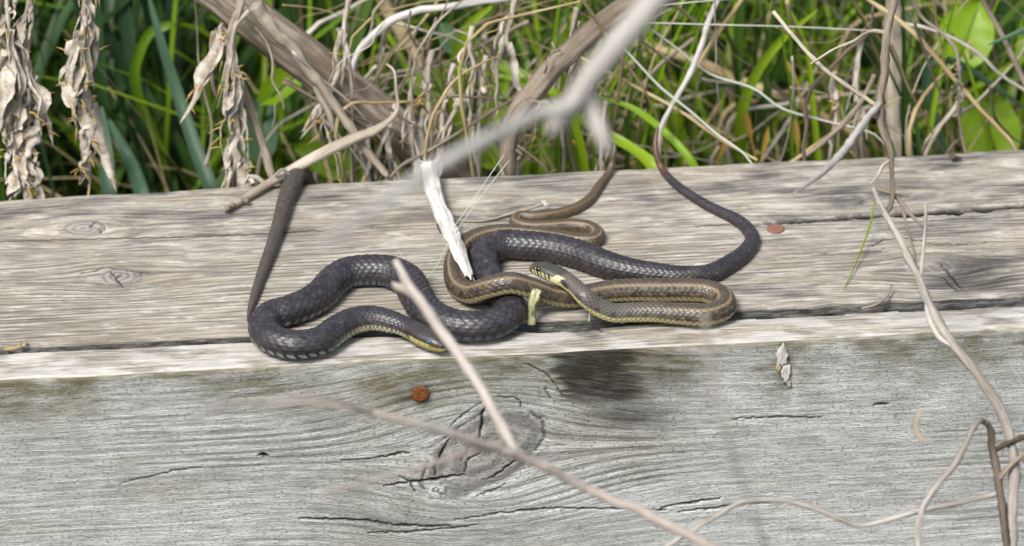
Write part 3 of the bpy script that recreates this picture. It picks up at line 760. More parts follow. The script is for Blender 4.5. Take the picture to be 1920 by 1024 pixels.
def pat_brown(s, th, rho, phi, edge, hid, q, b, va, dors, L, LH, row, hgt, keel):
    deg = np.degrees(np.abs(th))
    base = np.ones(th.shape + (3,)) * np.array([0.070, 0.055, 0.037]) * (0.5 + 0.9 * hid)[..., None]
    base = lerp3(base, (0.064, 0.052, 0.045), sstep(40, 10, deg) * 0.6)
    base = lerp3(base, (0.10, 0.070, 0.036), sstep(0.5, 1.0, s / L) * 0.55)
    dots = ((hid * 7.3) % 1.0 > 0.86) * sstep(25, 40, deg) * sstep(112, 95, deg)
    base = lerp3(base, (0.014, 0.011, 0.009), dots * 0.8)
    base = lerp3(base, (0.005, 0.004, 0.003), edge * 0.92)
    st = sstep(0.70, 0.35, np.abs(np.abs(rho) - 2.0)) * sstep(3.6, 5.2, s / LH)
    base = lerp3(base, (0.225, 0.165, 0.09), st * 0.68 * (1 - 0.45 * edge) * sstep(1.0, 0.75, s / L))
    # cream lowest scale rows
    lo = sstep(92, 100, deg) * (1 - edge)
    base = lerp3(base, (0.34, 0.275, 0.14), lo * 0.88 * sstep(0.80, 0.55, s / L))
    base = lerp3(base, (0.17, 0.125, 0.06), lo * 0.45 * sstep(0.55, 0.80, s / L))
    base = lerp3(base, (0.012, 0.010, 0.008), edge * sstep(90, 100, deg) * 0.92)
    v = (phi + 0.25) % 1.0
    bl = sstep(122, 128, deg)
    base = lerp3(base, (0.27, 0.235, 0.13), bl * 0.9 * sstep(0.12, 0.25, v))
    base = lerp3(base, (0.02, 0.02, 0.02), bl * sstep(0.25, 0.12, v))
    t = s / LH
    # neck: grey olive back, yellow flank with dark bars
    nk = sstep(4.6, 2.6, t)
    nc = np.ones_like(base) * np.array([0.090, 0.084, 0.072])
    nc = lerp3(nc, (0.016, 0.015, 0.014), edge * 0.9)
    bar = sstep(0.25, 0.8, np.sin(s / LH * 2 * np.pi * 2.3 + 0.5)) * sstep(45, 60, deg) * sstep(92, 84, deg)
    nc = lerp3(nc, (0.020, 0.020, 0.020), bar * 0.75)
    fl = sstep(84, 90, deg) * (1 - 0.9 * edge)
    nc = lerp3(nc, (0.40, 0.365, 0.16), fl * 0.92)
    base = base * (1 - nk[..., None]) + nc * nk[..., None]
    # head
    h = sstep(1.18, 1.0, t)
    hc = np.ones_like(base) * np.array([0.036, 0.037, 0.029])
    hc = lerp3(hc, (0.09, 0.09, 0.094), sstep(30, 48, deg) * sstep(0.42, 0.60, t) * 0.75)
    hc = lerp3(hc, (0.13, 0.070, 0.028), sstep(0.12, 0.03, t))
    lip = sstep(66, 74, deg) * sstep(0.06, 0.12, t)
    hc = lerp3(hc, (0.42, 0.385, 0.175), lip * 0.95)
    bars = np.zeros_like(t)
    for tb, wdt, top in ((0.20, 0.022, 55), (0.33, 0.030, 45), (0.44, 0.022, 50), (0.60, 0.028, 48), (0.73, 0.035, 52)):
        bars = np.maximum(bars, sstep(wdt * 1.4, wdt * 0.6, np.abs(t - tb - (deg - 70) * 0.0018)) * sstep(top, top + 6, deg) * sstep(104, 98, deg))
    hc = lerp3(hc, (0.010, 0.009, 0.008), bars * 0.95)
    pre = sstep(0.035, 0.018, np.abs(t - 0.255)) * sstep(44, 50, deg) * sstep(70, 62, deg)
    hc = lerp3(hc, (0.40, 0.37, 0.24), pre * 0.8)
    eyeb = sstep(0.10, 0.06, np.abs(t - 0.35)) * sstep(42, 48, deg) * sstep(74, 66, deg)
    hc = lerp3(hc, (0.010, 0.009, 0.008), eyeb)
    hc = lerp3(hc, (0.05, 0.04, 0.03), sstep(2.2, 1.0, np.abs(deg - 104)) * sstep(0.05, 0.1, t))
    base = base * (1 - h[..., None]) + hc * h[..., None]
    colr = sstep(0.16, 0.09, np.abs(t - 0.98 - (deg - 70) * -0.0035)) * sstep(34, 42, deg) * sstep(112, 100, deg)
    base = lerp3(base, (0.48, 0.435, 0.26), colr * 0.97)
    blk = sstep(0.13, 0.07, np.abs(t - 1.27 - (deg - 70) * 0.003)) * sstep(48, 56, deg) * sstep(94, 88, deg)
    base = lerp3(base, (0.010, 0.010, 0.012), blk * 0.95)
    return base, np.clip(edge, 0, 1)

def pat_grey(s, th, rho, phi, edge, hid, q, b, va, dors, L, LH, row, hgt, keel):
    deg = np.degrees(np.abs(th))
    base = np.ones(th.shape + (3,)) * np.array([0.058, 0.049, 0.043]) * (0.65 + 0.7 * hid)[..., None]
    base = lerp3(base, (0.012, 0.010, 0.010), edge * 0.9)
    base = lerp3(base, (0.10, 0.08, 0.065), sstep(85, 110, deg) * 0.5 * (1 - edge))
    return base, np.clip(edge + 0.5, 0, 1)

cm = 0.01
dark_pts = [  # px, py, radius px, height of the axis (m)
    (838, 652, 7, .0040), (820, 643, 13, .0046), (795, 631, 17, .0050), (768, 617, 18.5, .0052), (735, 604, 21, .0058), (698, 597, 23.5, .0062), (662, 602, 25, .0064),
    (632, 617, 26, .0066), (598, 640, 27, .0068), (555, 647, 28, .0070), (514, 637, 28, .0070), (494, 613, 28, .0070), (508, 592, 28, .0070), (540, 583, 28.5, .0072),
    (578, 568, 29, .0072), (604, 550, 29, .0072), (624, 528, 29, .0073), (650, 512, 29, .0073), (690, 507, 29.5, .0074), (732, 510, 30, .0074), (764, 525, 30, .0074), (780, 553, 30, .0074),
    (800, 583, 29.5, .0074), (836, 604, 29, .0073), (882, 612, 29, .0073), (928, 606, 29, .0073), (957, 583, 29, .0072), (948, 558, 28.5, .0070), (922, 530, 28, .0070), (907, 498, 28, .0070),
    (915, 470, 28, .0070), (942, 459, 28, .0070), (983, 460, 27.5, .0069), (1028, 464, 27, .0068), (1079, 475, 27, .0067), (1130, 494, 26, .0064), (1180, 507, 23.5, .0059), (1230, 514, 21.5, .0054),
    (1282, 518, 19.5, .0050), (1326, 514, 18, .0046), (1366, 495, 16.5, .0042), (1400, 469, 14.5, .0037), (1411, 447, 13, .0034), (1400, 427, 12, .0031), (1378, 410, 11, .0028), (1348, 396, 9.8, .0025), (1312, 377, 9, .0023),
    (1278, 354, 8, .0022), (1254, 333, 7.2, .0022), (1239, 312, 6.2, .0040), (1231, 290, 5.6, .0095), (1229, 266, 4.8, .0150), (1233, 240, 3.2, .0205)]
snake('grass_snake', 'slate black snake with a milky blue eye, coiled with its head on the front plank',
      dark_pts, dict(len=0.0205, t=[0, .06, .18, .40, .70, .95, 1.2, 2], w=[.42, .62, .78, .94, 1.0, .92, .80, .80], h=[.42, .64, .82, 1.0, 1.0, .96, .98, 1.0], W=.0066, H=.0050,
                     eye_t=.37, eye_a=rad(58), eye_r=.00155, eye_m=EYE_B), pat_dark, mat=SK)
brown_pts = [
    (995, 503, 6, .0172), (1006, 504, 10, .0175), (1022, 508, 13, .0180), (1040, 515, 14, .0182), (1058, 524, 14, .0180), (1079, 539, 15, .0172), (1098, 558, 16.5, .0150), (1118, 574, 17.5, .0100), (1146, 586, 18, .0060),
    (1180, 586, 18.5, .0050), (1226, 585, 19.5, .0051), (1280, 589, 20.5, .0052), (1328, 590, 21, .0053), (1356, 578, 21, .0053), (1354, 558, 21, .0053), (1328, 547, 21.5, .0053),
    (1290, 544, 22, .0053), (1240, 544, 22, .0053), (1190, 544, 21.5, .0053), (1138, 547, 21, .0053), (1100, 554, 20.5, .0055), (1066, 558, 20, .0066), (1030, 553, 20, .0100), (996, 541, 20.5, .0160),
    (958, 531, 21, .0205), (920, 538, 21, .0175), (888, 549, 21, .0100), (862, 539, 20.5, .0058), (852, 511, 20, .0052), (856, 482, 19.5, .0050), (873, 458, 19, .0048), (901, 444, 18, .0045),
    (940, 437, 17, .0043), (990, 439, 16, .0041), (1040, 445, 15.5, .0040), (1085, 452, 15, .0039), (1112, 451, 14.5, .0038), (1120, 440, 14, .0037), (1106, 428, 13.5, .0035), (1074, 423, 13, .0034), (1030, 425, 12.5, .0033),
    (990, 425, 12, .0031), (967, 417, 11.5, .0030), (973, 407, 11.3, .0030), (1003, 407, 11.2, .0029), (1041, 402, 10.8, .0028), (1079, 391, 10, .0026), (1104, 375, 9.3, .0024), (1124, 348, 8.2, .0022), (1141, 324, 7, .0024),
    (1148, 306, 5.8, .0060), (1151, 288, 4.2, .0115), (1153, 270, 2.4, .0160)]
snake('grass_snake', 'brown striped snake with a yellow collar, its head resting on its own coil',
      brown_pts, dict(len=0.0205, t=[0, .05, .15, .35, .65, .9, 1.2, 2], w=[.34, .55, .70, .88, 1.0, .95, .84, .82], h=[.42, .62, .80, 1.0, 1.0, .96, .95, .95], W=.0052, H=.0043,
                      eye_t=.35, eye_a=rad(56), eye_r=.0016, eye_m=EYE_K), pat_brown, mat=SK)
e = BACK_Y
x0 = at_z(553, 335, .004)[0]
grey_pts = [(464, 602, 1.4, .0008), (467, 588, 4, .0012), (473, 568, 6.8, .0018), (483, 536, 8.8, .0024), (497, 496, 10.5, .0029), (513, 452, 12, .0034), (526, 410, 13.5, .0038), (536, 374, 15, .0042), (547, 347, 16.8, .0047),
            ('w', at_z(558, 333, .0055)[0], e + .0005, .0050, .0049), ('w', x0 + .0035, e + .0070, .0012, .0051), ('w', x0 + .0065, e + .0098, -.008, .0056),
            ('w', x0 + .010, e + .011, -.03, .0058), ('w', x0 + .02, e + .02, -.07, .006), ('w', x0 + .05, e + .04, GZ + .02, .006), ('w', x0 + .10, e + .07, GZ + .012, .006), ('w', x0 + .16, e + .09, GZ + .012, .004)]
snake('grass_snake', 'grey snake tail hanging over the back edge of the timber, tip toward the plank',
      grey_pts, None, pat_grey, rows=15, relief=0.09, mat=SK, zpull=0.05, min_p=0.0016)
# ------------------------------------------------------------------ plants: traced stems
def Y3(pts):
    """(px, py, Y, radius px) -> points on upright planes parallel to the timber, radii in metres"""
    P, r = [], []
    for (x, y, Yp, rp) in pts:
        q = at_y(x, y, Yp); P.append(q); r.append(rp * ((q - CAM) @ VD) / FPX)
    return P, r
def D3(pts):
    P, r = [], []
    for (x, y, d, rp) in pts:
        P.append(at_d(x, y, d)); r.append(rp * d / FPX)
    return P, r
def rooted(P, r, spread=0.03, toward=0.02):
    """carry the last point down into the ground"""
    q = P[-1]
    h = max(q[2] - GZ, 0.01)
    P = P + [np.array([q[0] + spread * 0.5, q[1] + toward * .5, q[2] - h * 0.5]), np.array([q[0] + spread, q[1] + toward, GZ - 0.012])]
    return P, r + [r[-1], r[-1]]
def stem(name, label, cat, mat, P, r, group=None, parent=None, sides=9, rough=0.10, ribs=0, sub=6):
    b = MB(); b.tube(P, r, sides, sub, rough, ribs, random.randint(1, 60))
    o = b.build(name, mat, parent)
    return o if parent is not None else tag(o, label, cat, group)

# ---- dried thistle: leaning ribbed stem with withered leaves hanging from it
TY = 0.165
def stem_axis(px):            # the stem runs straight through the picture
    return -5 + (px - 420) * 0.762
t_pts = [(-70, stem_axis(-70), .140, 24), (60, stem_axis(60), .142, 28), (250, stem_axis(250), .147, 33), (420, stem_axis(420), .152, 37), (520, stem_axis(520), .156, 38), (610, stem_axis(610), .160, 39),
         (700, stem_axis(700), .164, 38), (790, 282, .168, 37), (860, 350, .172, 38)]
P, r = Y3(t_pts); P, r = rooted(P, r, .05, .02)
thistle = empty('dried_thistle', P[-1], 'dead thistle with a thick ribbed stem leaning over the timber, shrivelled leaves hanging down', 'thistle')
b = MB(); b.tube(P, r, 44, 14, 0.10, 13, 4); b.build('stem', M['thistle'], thistle)

def spines(b, base, out, n, ln):
    for _ in range(n):
        i = random.randrange(len(base)); d = out[i] + np.array([random.uniform(-.5, .5), random.uniform(-.4, .4), random.uniform(-.7, .35)])
        d /= np.linalg.norm(d); L = ln * random.uniform(.5, 1.2)
        b.tube([base[i], base[i] + d * L * .5, base[i] + d * L + np.array([0, 0, -L * .1])], [.00045, .00032, .00006], 5, 1)
def withered(parent, axis, width, lobes, seed, name='withered_leaf', spn=26):
    """shrivelled thistle leaf: twisted midrib with curled, crumpled lobes hanging along it"""
    random.seed(seed); g = np.random.default_rng(seed)
    A = catmull(np.array(axis), 10); n = len(A)
    b = MB(); base, outs = [], []
    rad0 = np.interp(np.linspace(0, 1, n), [0, .3, 1], [.0016, .0013, .0007])
    b.tube(A, rad0, 8, 1, .25, 0, seed)
    wfun = np.array(width); tt = np.linspace(0, 1, len(wfun))
    tn = np.linspace(0, 1, n)
    for k in range(lobes):
        t0 = .10 + .86 * (k + random.random()) / lobes; ln = random.choice((.010, .016, .022, .034, .046)) * random.uniform(.8, 1.2)
        w = np.interp(t0, tt, wfun) * .001
        S0 = np.array([np.interp(t0, tn, A[:, i]) for i in range(3)])
        S1 = np.array([np.interp(min(t0 + .05, 1), tn, A[:, i]) for i in range(3)]) - np.array([np.interp(t0 - .04, tn, A[:, i]) for i in range(3)])
        dn = S1 / (np.linalg.norm(S1) + 1e-9)
        ang = random.uniform(0, 2 * np.pi); dirv = np.array([math.cos(ang), math.sin(ang) * .7, 0])
        m = 16; ts = np.linspace(0, 1, m); kink = random.uniform(.5, 1.0)
        outw = w * (np.sin(np.pi * ts * kink) * random.uniform(.5, 1.1) + .25 * ts * random.choice((-1, 1, 1.6)))
        C = S0 + dn * (ts * ln)[:, None] + dirv * outw[:, None] + np.stack([vn(ts * 4 + seed, ts * 0 + k, 1) - .5, vn(ts * 4, ts * 0 + k + 9, 2) - .5, ts * 0], -1) * w * .8
        tw = ang + math.pi / 2 + random.uniform(-1.2, 1.2) * ts + 1.6 * (vn(ts * 2.5, ts * 0 + k, 5) - .5)
        side = np.stack([np.cos(tw), np.sin(tw), .2 * np.sin(tw * 2)], -1)
        hw = w * random.choice((.3, .5, .8, 1.25)) * random.uniform(.85, 1.15) * np.clip((1 - ts) ** .7 * (ts + .12) ** .35 * 1.25, .03, 1) * (1 + .7 * (vn(ts * 6, ts * 0 + k, 8) - .5))
        b.ribbon(C, hw, side, random.uniform(.9, 2.4) * random.choice((-1, 1)) * (0.4 + vn(ts * 3, ts * 0 + k * 1.7, 6)), 9, None, k, crumple=w * .07, cscale=.0035)
        tip = C[-1] - C[-4]; tip = tip / (np.linalg.norm(tip) + 1e-9)
        base.append(C[-1]); outs.append(tip + dirv * .5)
        for i in (3, 6, 9, 12):
            base.append(C[i] + side[i] * hw[i] * random.choice((-1, 1)) * .8); outs.append(dirv * .9 + side[i] * .5)
    o = b.build(name, M['wither'], parent)
    if spn:
        s = MB(); spines(s, base, outs, spn, .0078); s.build('spines', M['spine'], o)
        o.children[0].name = 'spine'; o.children[0]['kind'] = 'stuff'
    random.seed(seed + 1)
    return o
def axis_y(pts): return [at_y(x, y, Yp) for (x, y, Yp) in pts]
withered(thistle, axis_y([(20, -290, .140), (22, -120, .138), (12, -20, .136), (18, 80, .134), (14, 180, .130), (24, 270, .124), (46, 352, .116)]), [2, 4.5, 7.5, 8.5, 8, 6], 40, 3, spn=40)
withered(thistle, axis_y([(60, -262, .143), (60, -100, .141), (52, 10, .138), (38, 60, .136), (50, 130, .134), (55, 220, .130), (48, 300, .124), (58, 350, .119)]), [2, 3.5, 5, 8, 7, 4.5], 34, 17, spn=40)
withered(thistle, axis_y([(165, -195, .146), (180, -90, .143), (160, 0, .140), (157, 80, .138), (150, 150, .136), (168, 215, .134), (160, 265, .132), (158, 322, .130)]), [1.5, 2, 5, 8, 7.5, 4.5, 3.5], 40, 5, spn=75)
withered(thistle, axis_y([(468, 20, .135), (445, 40, .132), (434, 85, .130), (440, 140, .128), (437, 200, .126), (442, 270, .122), (436, 345, .116)]), [1, 1.2, 3.5, 6.5, 7.5, 6.5], 38, 8, spn=55)
withered(thistle, axis_y([(420, 20, .150), (415, 60, .148), (408, 75, .146)]), [3, 5, 4], 7, 9, spn=6)
withered(thistle, axis_y([(640, 110, .150), (625, 160, .146), (600, 205, .144), (625, 245, .142)]), [1, 2, 3.5, 1.5], 8, 10, spn=12)
# split side stalk lying along the stem, ending on the back edge
for pts in ([(478, 8, .132, 15), (500, 40, .131, 13), (560, 105, .130, 10), (600, 158, .128, 9), (652, 234, .122, 8), (700, 300, .112, 7), (727, 330, .106, 5)],
            [(575, 120, .131, 5), (602, 185, .128, 7), (622, 225, .126, 6), (627, 250, .125, 1)],
            [(455, -8, .135, 9), (447, 20, .134, 8), (436, 60, .133, 8), (433, 95, .131, 6), (440, 140, .129, 4)],
            [(452, 150, .140, 6), (468, 200, .138, 8), (490, 265, .134, 8), (512, 332, .126, 8), (530, 372, .122, 7)],
            [(405, 180, .150, 4), (395, 130, .152, 4), (400, 60, .152, 5)]):
    P, r = Y3(pts); stem('side_stalk', None, None, M['pale'], P, r, parent=thistle, rough=.3, sides=14, sub=10)
# threads and tendrils by the stem
for pts in ([(365, -5, .18, 1.8), (370, 60, .18, 2), (372, 110, .18, 2), (385, 180, .18, 2.2), (397, 235, .18, 2.5), (393, 285, .18, 3), (386, 310, .18, 5)],
            [(478, 50, .14, 2), (500, 80, .14, 2.2), (512, 120, .14, 2.5), (511, 150, .14, 2), (528, 185, .14, 1.8), (533, 207, .14, 1)],
            [(515, 195, .14, 1.4), (515, 220, .14, 1.2), (510, 240, .14, 1)]):
    P, r = Y3(pts); stem('tendril', None, None, M['pale'], P, r, parent=thistle, rough=.1, sides=6)

# ---- other traced stems behind and on the timber
def zpt(px, py, z, rp):
    q = at_z(px, py, z); return q, rp * ((q - CAM) @ VD) / FPX
tw = [zpt(421, 394, .0022, 5), zpt(440, 384, .0030, 5.5), zpt(475, 362, .0036, 7.5), zpt(515, 337, .0050, 9)]
P = [a for a, _ in tw]; r = [c for _, c in tw]
p2, r2 = Y3([(570, 306, .107, 10.5), (625, 277, .110, 11), (668, 258, .112, 10), (700, 246, .116, 9), (745, 205, .122, 3.4), (742, 165, .128, 2.6), (738, 132, .134, 2.2), (722, 118, .140, 1.6)])
grey_twig = empty('fallen_twig', P[0], 'smooth grey twig with a knobbly tip lying beside the grey tail', 'twig')
b = MB(); b.tube(P + p2, r + r2, 12, 8, .12, 0, 3); b.build('stem', M['pale'], grey_twig)
for (x, y) in ((424, 391), (452, 376), (459, 377), (432, 386)):
    q = at_z(x, y, .0035); b = MB(); b.tube([q, q + np.array([.001, -.0008, .0008]), q + np.array([.0018, .0004, .0012])], [.0012, .0016, .0008], 8, 4, .4, 0, x); b.build('bud', M['bark'], grey_twig)
P, r = Y3([(515, 330, .098, 3), (530, 318, .0985, 3.5), (545, 332, .0985, 3), (550, 340, .099, 1.5)]); b = MB(); b.tube(P, r, 6, 6); b.build('tendril', M['pink'], grey_twig)
q = at_z(495, 342, .006); b = MB(); b.ribbon(catmull([q, q + np.array([-.004, .001, .003]), q + np.array([-.0075, .0, .0035]), q + np.array([-.006, -.002, .001])], 5), .0016, (0, .6, .8), 1.2, 4); b.build('peeling_bark', M['wither'], grey_twig)

P, r = Y3([(1330, -60, .165, 22), (1255, -15, .150, 22), (1190, 8, .142, 22), (1130, 46, .136, 21), (1075, 92, .130, 20), (1036, 130, .126, 20), (1003, 173, .122, 19), (972, 210, .119, 18), (956, 255, .117, 17), (952, 322, .116, 15)])
P, r = rooted(P, r, .0, .01)
bent = empty('bent_stalk', P[-1], 'thick bent brown stalk rising behind the timber with peeling bark', 'stalk')
b = MB(); b.tube(P, r, 26, 12, .14, 9, 7); b.build('stem', M['bark'], bent)
for pts, w in (([(1052, 94, .122, 1), (1035, 100, .120, 1), (1027, 118, .118, 1), (1020, 138, .117, 1)], .0012), ([(985, 190, .112, 1), (995, 186, .110, 1), (1012, 190, .109, 1), (1030, 190, .108, 1)], .0011), ([(968, 280, .112, 1), (978, 290, .110, 1), (972, 300, .109, 1)], .001), ([(937, 305, .110, 1), (944, 325, .106, 1), (948, 338, .102, 1)], .001)):
    P, _ = Y3(pts); b = MB(); b.ribbon(catmull(P, 6), w, (.4, .2, .8), 1.3, 4); b.build('peeling_bark', M['bark'], bent)

brk = [zpt(803, 308, .0130, 14), zpt(808, 335, .0085, 15), zpt(818, 375, .0080, 15.5), zpt(836, 415, .0090, 15), zpt(852, 450, .0125, 14), zpt(866, 485, .0165, 12), zpt(880, 515, .0165, 8)]
P = [a for a, _ in brk]; r = [c for _, c in brk]
stick = empty('broken_stick', P[2], 'short bleached white stick with splintered ends propped on the coiled snakes', 'stick')
b = MB(); b.tube(P, r, 26, 12, .30, 7, 9, flat=.7); b.build('stem', M['white'], stick)
for i in range(11):
    e0 = P[0] if i < 7 else P[-1]; d = (P[0] - P[1]) if i < 7 else (P[-1] - P[-2]); d = d / np.linalg.norm(d)
    o_ = VR * random.uniform(-.0038, .0038) * (1 if i < 7 else .5); L = random.uniform(.002, .0055)
    b = MB(); b.tube([e0 + o_ - d * .004, e0 + o_ * 1.15, e0 + o_ * 1.5 + d * L + VR * random.uniform(-.002, .002)], [.0008, .0006, .0001], 5, 2, .3, 0, i); b.build('splinter', M['white'], stick)
q = at_z(822, 408, .0075); b = MB(); b.tube([q, q - VU * .004 - VR * .0005, q - VU * .0085 + VR * .0012], [.0006, .0005, .0003], 6, 4); b.build('splinter', M['dark'], stick)

tl = [zpt(862, 415, .0012, 1.6), zpt(905, 414, .0016, 2), zpt(950, 403, .0022, 2.5), zpt(990, 392, .0035, 3), zpt(1018, 382, .005, 3.2)]
sp = empty('fallen_sprig', tl[0][0], 'tiny pale sprig lying on the timber against the brown tail', 'sprig')
b = MB(); b.tube([a for a, _ in tl], [c for _, c in tl], 7, 6, .2); b.build('stem', M['pale'], sp)
for (dx, dy) in ((8, -8), (14, 0), (-2, -9), (10, 6)):
    q = tl[-1][0]; b = MB(); b.tube([q, q + VR * dx * .00014 + VU * -dy * .00014, q + VR * dx * .00025 - VU * dy * .00025], [.0007, .0006, .0002], 6, 3); b.build('bud', M['white'], sp)

TR = [  # name, label, category, group, material, points (px, py, Y, r px), rooted
 ('thin_twig', 'thin straight brown twig resting on the back edge near the bent stalk', 'twig', None, 'bark', [(985, 172, .150, 3.5), (930, 205, .140, 4), (870, 243, .130, 4.2), (800, 285, .118, 4.5), (745, 318, .108, 4.5), (732, 332, .1045, 3)], 0),
 ('arching_stem', 'smooth white arching stem above the thistle stem', 'stem', None, 'white', [(1010, -12, .19, 8), (925, 0, .185, 8.5), (860, 8, .18, 9), (790, 20, .175, 9.5), (731, 42, .17, 9.5), (690, 76, .168, 9), (668, 108, .168, 8), (660, 160, .168, 6)], 1),
 ('dry_stalk', 'broad tan dry stalk standing behind the thistle stem', 'stalk', None, 'straw', [(690, -40, .27, 17), (722, 10, .27, 17), (757, 62, .27, 17), (790, 122, .27, 16), (812, 170, .27, 15)], 1),
 ('speckled_twig', 'pale speckled twig ending at the black tail tip', 'twig', None, 'white', [(1350, -12, .150, 7), (1325, 55, .146, 7), (1308, 105, .142, 7.5), (1288, 152, .138, 7), (1256, 205, .132, 6), (1237, 245, .126, 5), (1234, 285, .120, 4)], 1),
 ('straight_straw', 'straight tan straw leaning beside the pale speckled twig', 'straw', None, 'straw', [(1400, -15, .16, 6), (1350, 58, .155, 6), (1302, 130, .15, 6), (1262, 195, .145, 5.5), (1238, 260, .14, 5), (1235, 320, .135, 5)], 1),
 ('slanting_straw', 'slender tan straw slanting down to the back edge', 'straw', None, 'straw', [(1090, 108, .17, 3), (1190, 162, .15, 4), (1290, 218, .135, 4), (1350, 262, .122, 3.5), (1420, 300, .106, 3)], 0),
 ('fallen_reed', 'thick tan reed lying in the green grass', 'reed', None, 'straw', [(1140, 70, .30, 12), (1205, 84, .30, 13), (1280, 106, .29, 13), (1370, 146, .28, 13), (1440, 172, .27, 11), (1520, 205, .26, 10), (1600, 250, .25, 8)], 1),
 ('crossing_straw', 'long golden straw crossing in front of the broad bright leaves', 'straw', None, 'straw', [(1590, -30, .17, 5), (1629, 0, .165, 5), (1696, 46, .155, 5.5), (1784, 141, .14, 5.5), (1837, 204, .13, 5), (1898, 268, .118, 4.5)], 1),
 ('grey_stem', 'straight grey stem above the broad bright leaf', 'stem', None, 'bark', [(1830, -30, .16, 6), (1844, 0, .16, 6), (1889, 88, .155, 6.5), (1925, 165, .15, 6.5), (1970, 260, .15, 6)], 1),
 ('seed_stalk', 'wiry stalk with a dry brown seed head', 'stalk', None, 'bark', [(1705, -20, .15, 4), (1731, 35, .148, 4), (1766, 63, .144, 4), (1791, 91, .14, 4), (1799, 140, .136, 4), (1797, 200, .132, 3.5), (1803, 250, .126, 3.5), (1811, 292, .118, 3)], 1),
 ('wavy_stem', 'thin wavy tan stem drooping past the seed head', 'stem', None, 'pink', [(1680, 42, .17, 4), (1730, 50, .165, 4), (1784, 70, .16, 4), (1837, 102, .155, 4.5), (1872, 137, .15, 4), (1925, 172, .145, 4), (1980, 230, .14, 4)], 1),
 ('curved_twig', 'dark curved twig arching down to the timber', 'twig', None, 'dark', [(1638, 10, .15, 3.5), (1626, 67, .148, 4), (1590, 95, .145, 4.5), (1560, 125, .142, 5), (1522, 168, .138, 5.5), (1510, 200, .132, 5.5), (1513, 232, .126, 5), (1506, 280, .116, 4.5), (1508, 300, .108, 4)], 1),
 ('shaggy_twig', 'shaggy brown twig curling low over the back edge', 'twig', None, 'bark', [(1640, 140, .13, 5), (1615, 190, .126, 6), (1580, 235, .120, 6.5), (1540, 270, .112, 6), (1512, 292, .106, 4)], 0),
 ('pale_stalk', 'pale upright stalk behind the bare front shrub stem', 'stalk', None, 'pale', [(1672, -20, .20, 18), (1676, 60, .20, 19), (1680, 140, .195, 20), (1678, 220, .19, 18), (1690, 290, .185, 17)], 1),
 ('leaning_straw', 'pale straw leaning below the broad bright leaf', 'straw', None, 'pale', [(1812, 168, .15, 8), (1790, 205, .145, 7), (1755, 250, .135, 6), (1735, 290, .12, 5)], 1),
]
stems = {}
for (nm, lab, cat, grp, mt, pts, rt) in TR:
    P, r = Y3(pts); r = [v * .78 for v in r]
    if rt: P, r = rooted(P, r)
    stems[nm] = stem(nm, lab, cat, M[mt], P, r, grp, rough=.28, sides=12)
# seeds on the seed stalk
for i in range(34):
    t = i / 33; q = at_y(1797 + random.uniform(-9, 9), 122 + t * 95, .134 + random.uniform(-.002, .002))
    b = MB(); d = np.array([random.uniform(-1, 1), random.uniform(-.5, .5), random.uniform(-.3, .6)]) * .0011
    b.tube([q, q + d, q + 2 * d], [.0003, .0008, .0003], 6, 2); b.build('seed', M['bark'], stems['seed_stalk'])

# pale translucent fibres
FI = [[(1196, 42, .14, 1.275), (1330, 46, .14, 1.35), (1480, 50, .14, 1.35), (1645, 58, .145, 1.275)],
      [(1195, 14, .14, 1.125), (1290, 5, .14, 1.2), (1420, -6, .14, 1.125)],
      [(1158, 78, .13, 1.875), (1195, 118, .13, 2.25), (1240, 165, .128, 2.4), (1290, 205, .124, 2.25), (1345, 252, .116, 2.1), (1395, 288, .106, 1.8)],
      [(1200, 40, .15, 1.8), (1262, 85, .15, 2.25), (1330, 138, .148, 2.25), (1420, 170, .144, 2.25), (1460, 200, .14, 2.1), (1540, 225, .135, 1.875), (1640, 252, .128, 1.65)]]
for i, pts in enumerate(FI):
    P, r = Y3(pts); P, r = rooted(P, r) if i > 1 else (P, r)
    stem('pale_fibre', 'thin silvery white fibre strung between the stems over the green grass', 'fibre', M['silk'], P, r, 'silvery fibres behind the timber', sides=7, rough=.05)
for i, zp in enumerate(([(745, 470, .004, .9), (800, 520, .012, .9), (848, 445, .014, 1.0), (905, 365, .02, 1.0), (955, 300, .03, .8)], [(848, 430, .013, .8), (880, 385, .018, .8), (945, 290, .034, .7)],
                        [(868, 480, .018, 1.1), (882, 510, .016, 1.1), (890, 528, .013, 1.0)], [(1098, 566, .006, 1.4), (1106, 582, .004, 1.5), (1104, 603, -.0005, 1.4)])):
    a = [zpt(*z) for z in zp]
    lab = ['fine web thread stretched past the bleached stick', 'fine web thread stretched past the bleached stick', 'short grey hair hanging below the bleached stick', 'short white hair hanging under the neck of the brown snake'][i]
    stem('web_thread' if i < 2 else 'loose_hair', lab, 'thread' if i < 2 else 'hair', M['silk'], [p for p, _ in a], [c for _, c in a], 'web threads by the stick' if i < 2 else None, sides=5, rough=0, sub=6)
a = [zpt(1165, 606, .000, 1.2), zpt(1190, 599, .001, 1.3), zpt(1225, 598, .0008, 1.3), zpt(1262, 604, 0, 1)]
stem('loose_hair', 'curved white hair lying along the belly of the brown snake', 'hair', M['silk'], [p for p, _ in a], [c for _, c in a], sides=5, rough=0)
a = [zpt(1616, 578, .000, 2.2), zpt(1640, 572, .0015, 2.6), zpt(1662, 556, .003, 2.6), zpt(1672, 535, .005, 2)]
stem('straw_bit', 'short curved straw bit lying in the gap between timber and plank', 'straw', M['pale'], [p for p, _ in a], [c for _, c in a], sides=6, rough=.1)
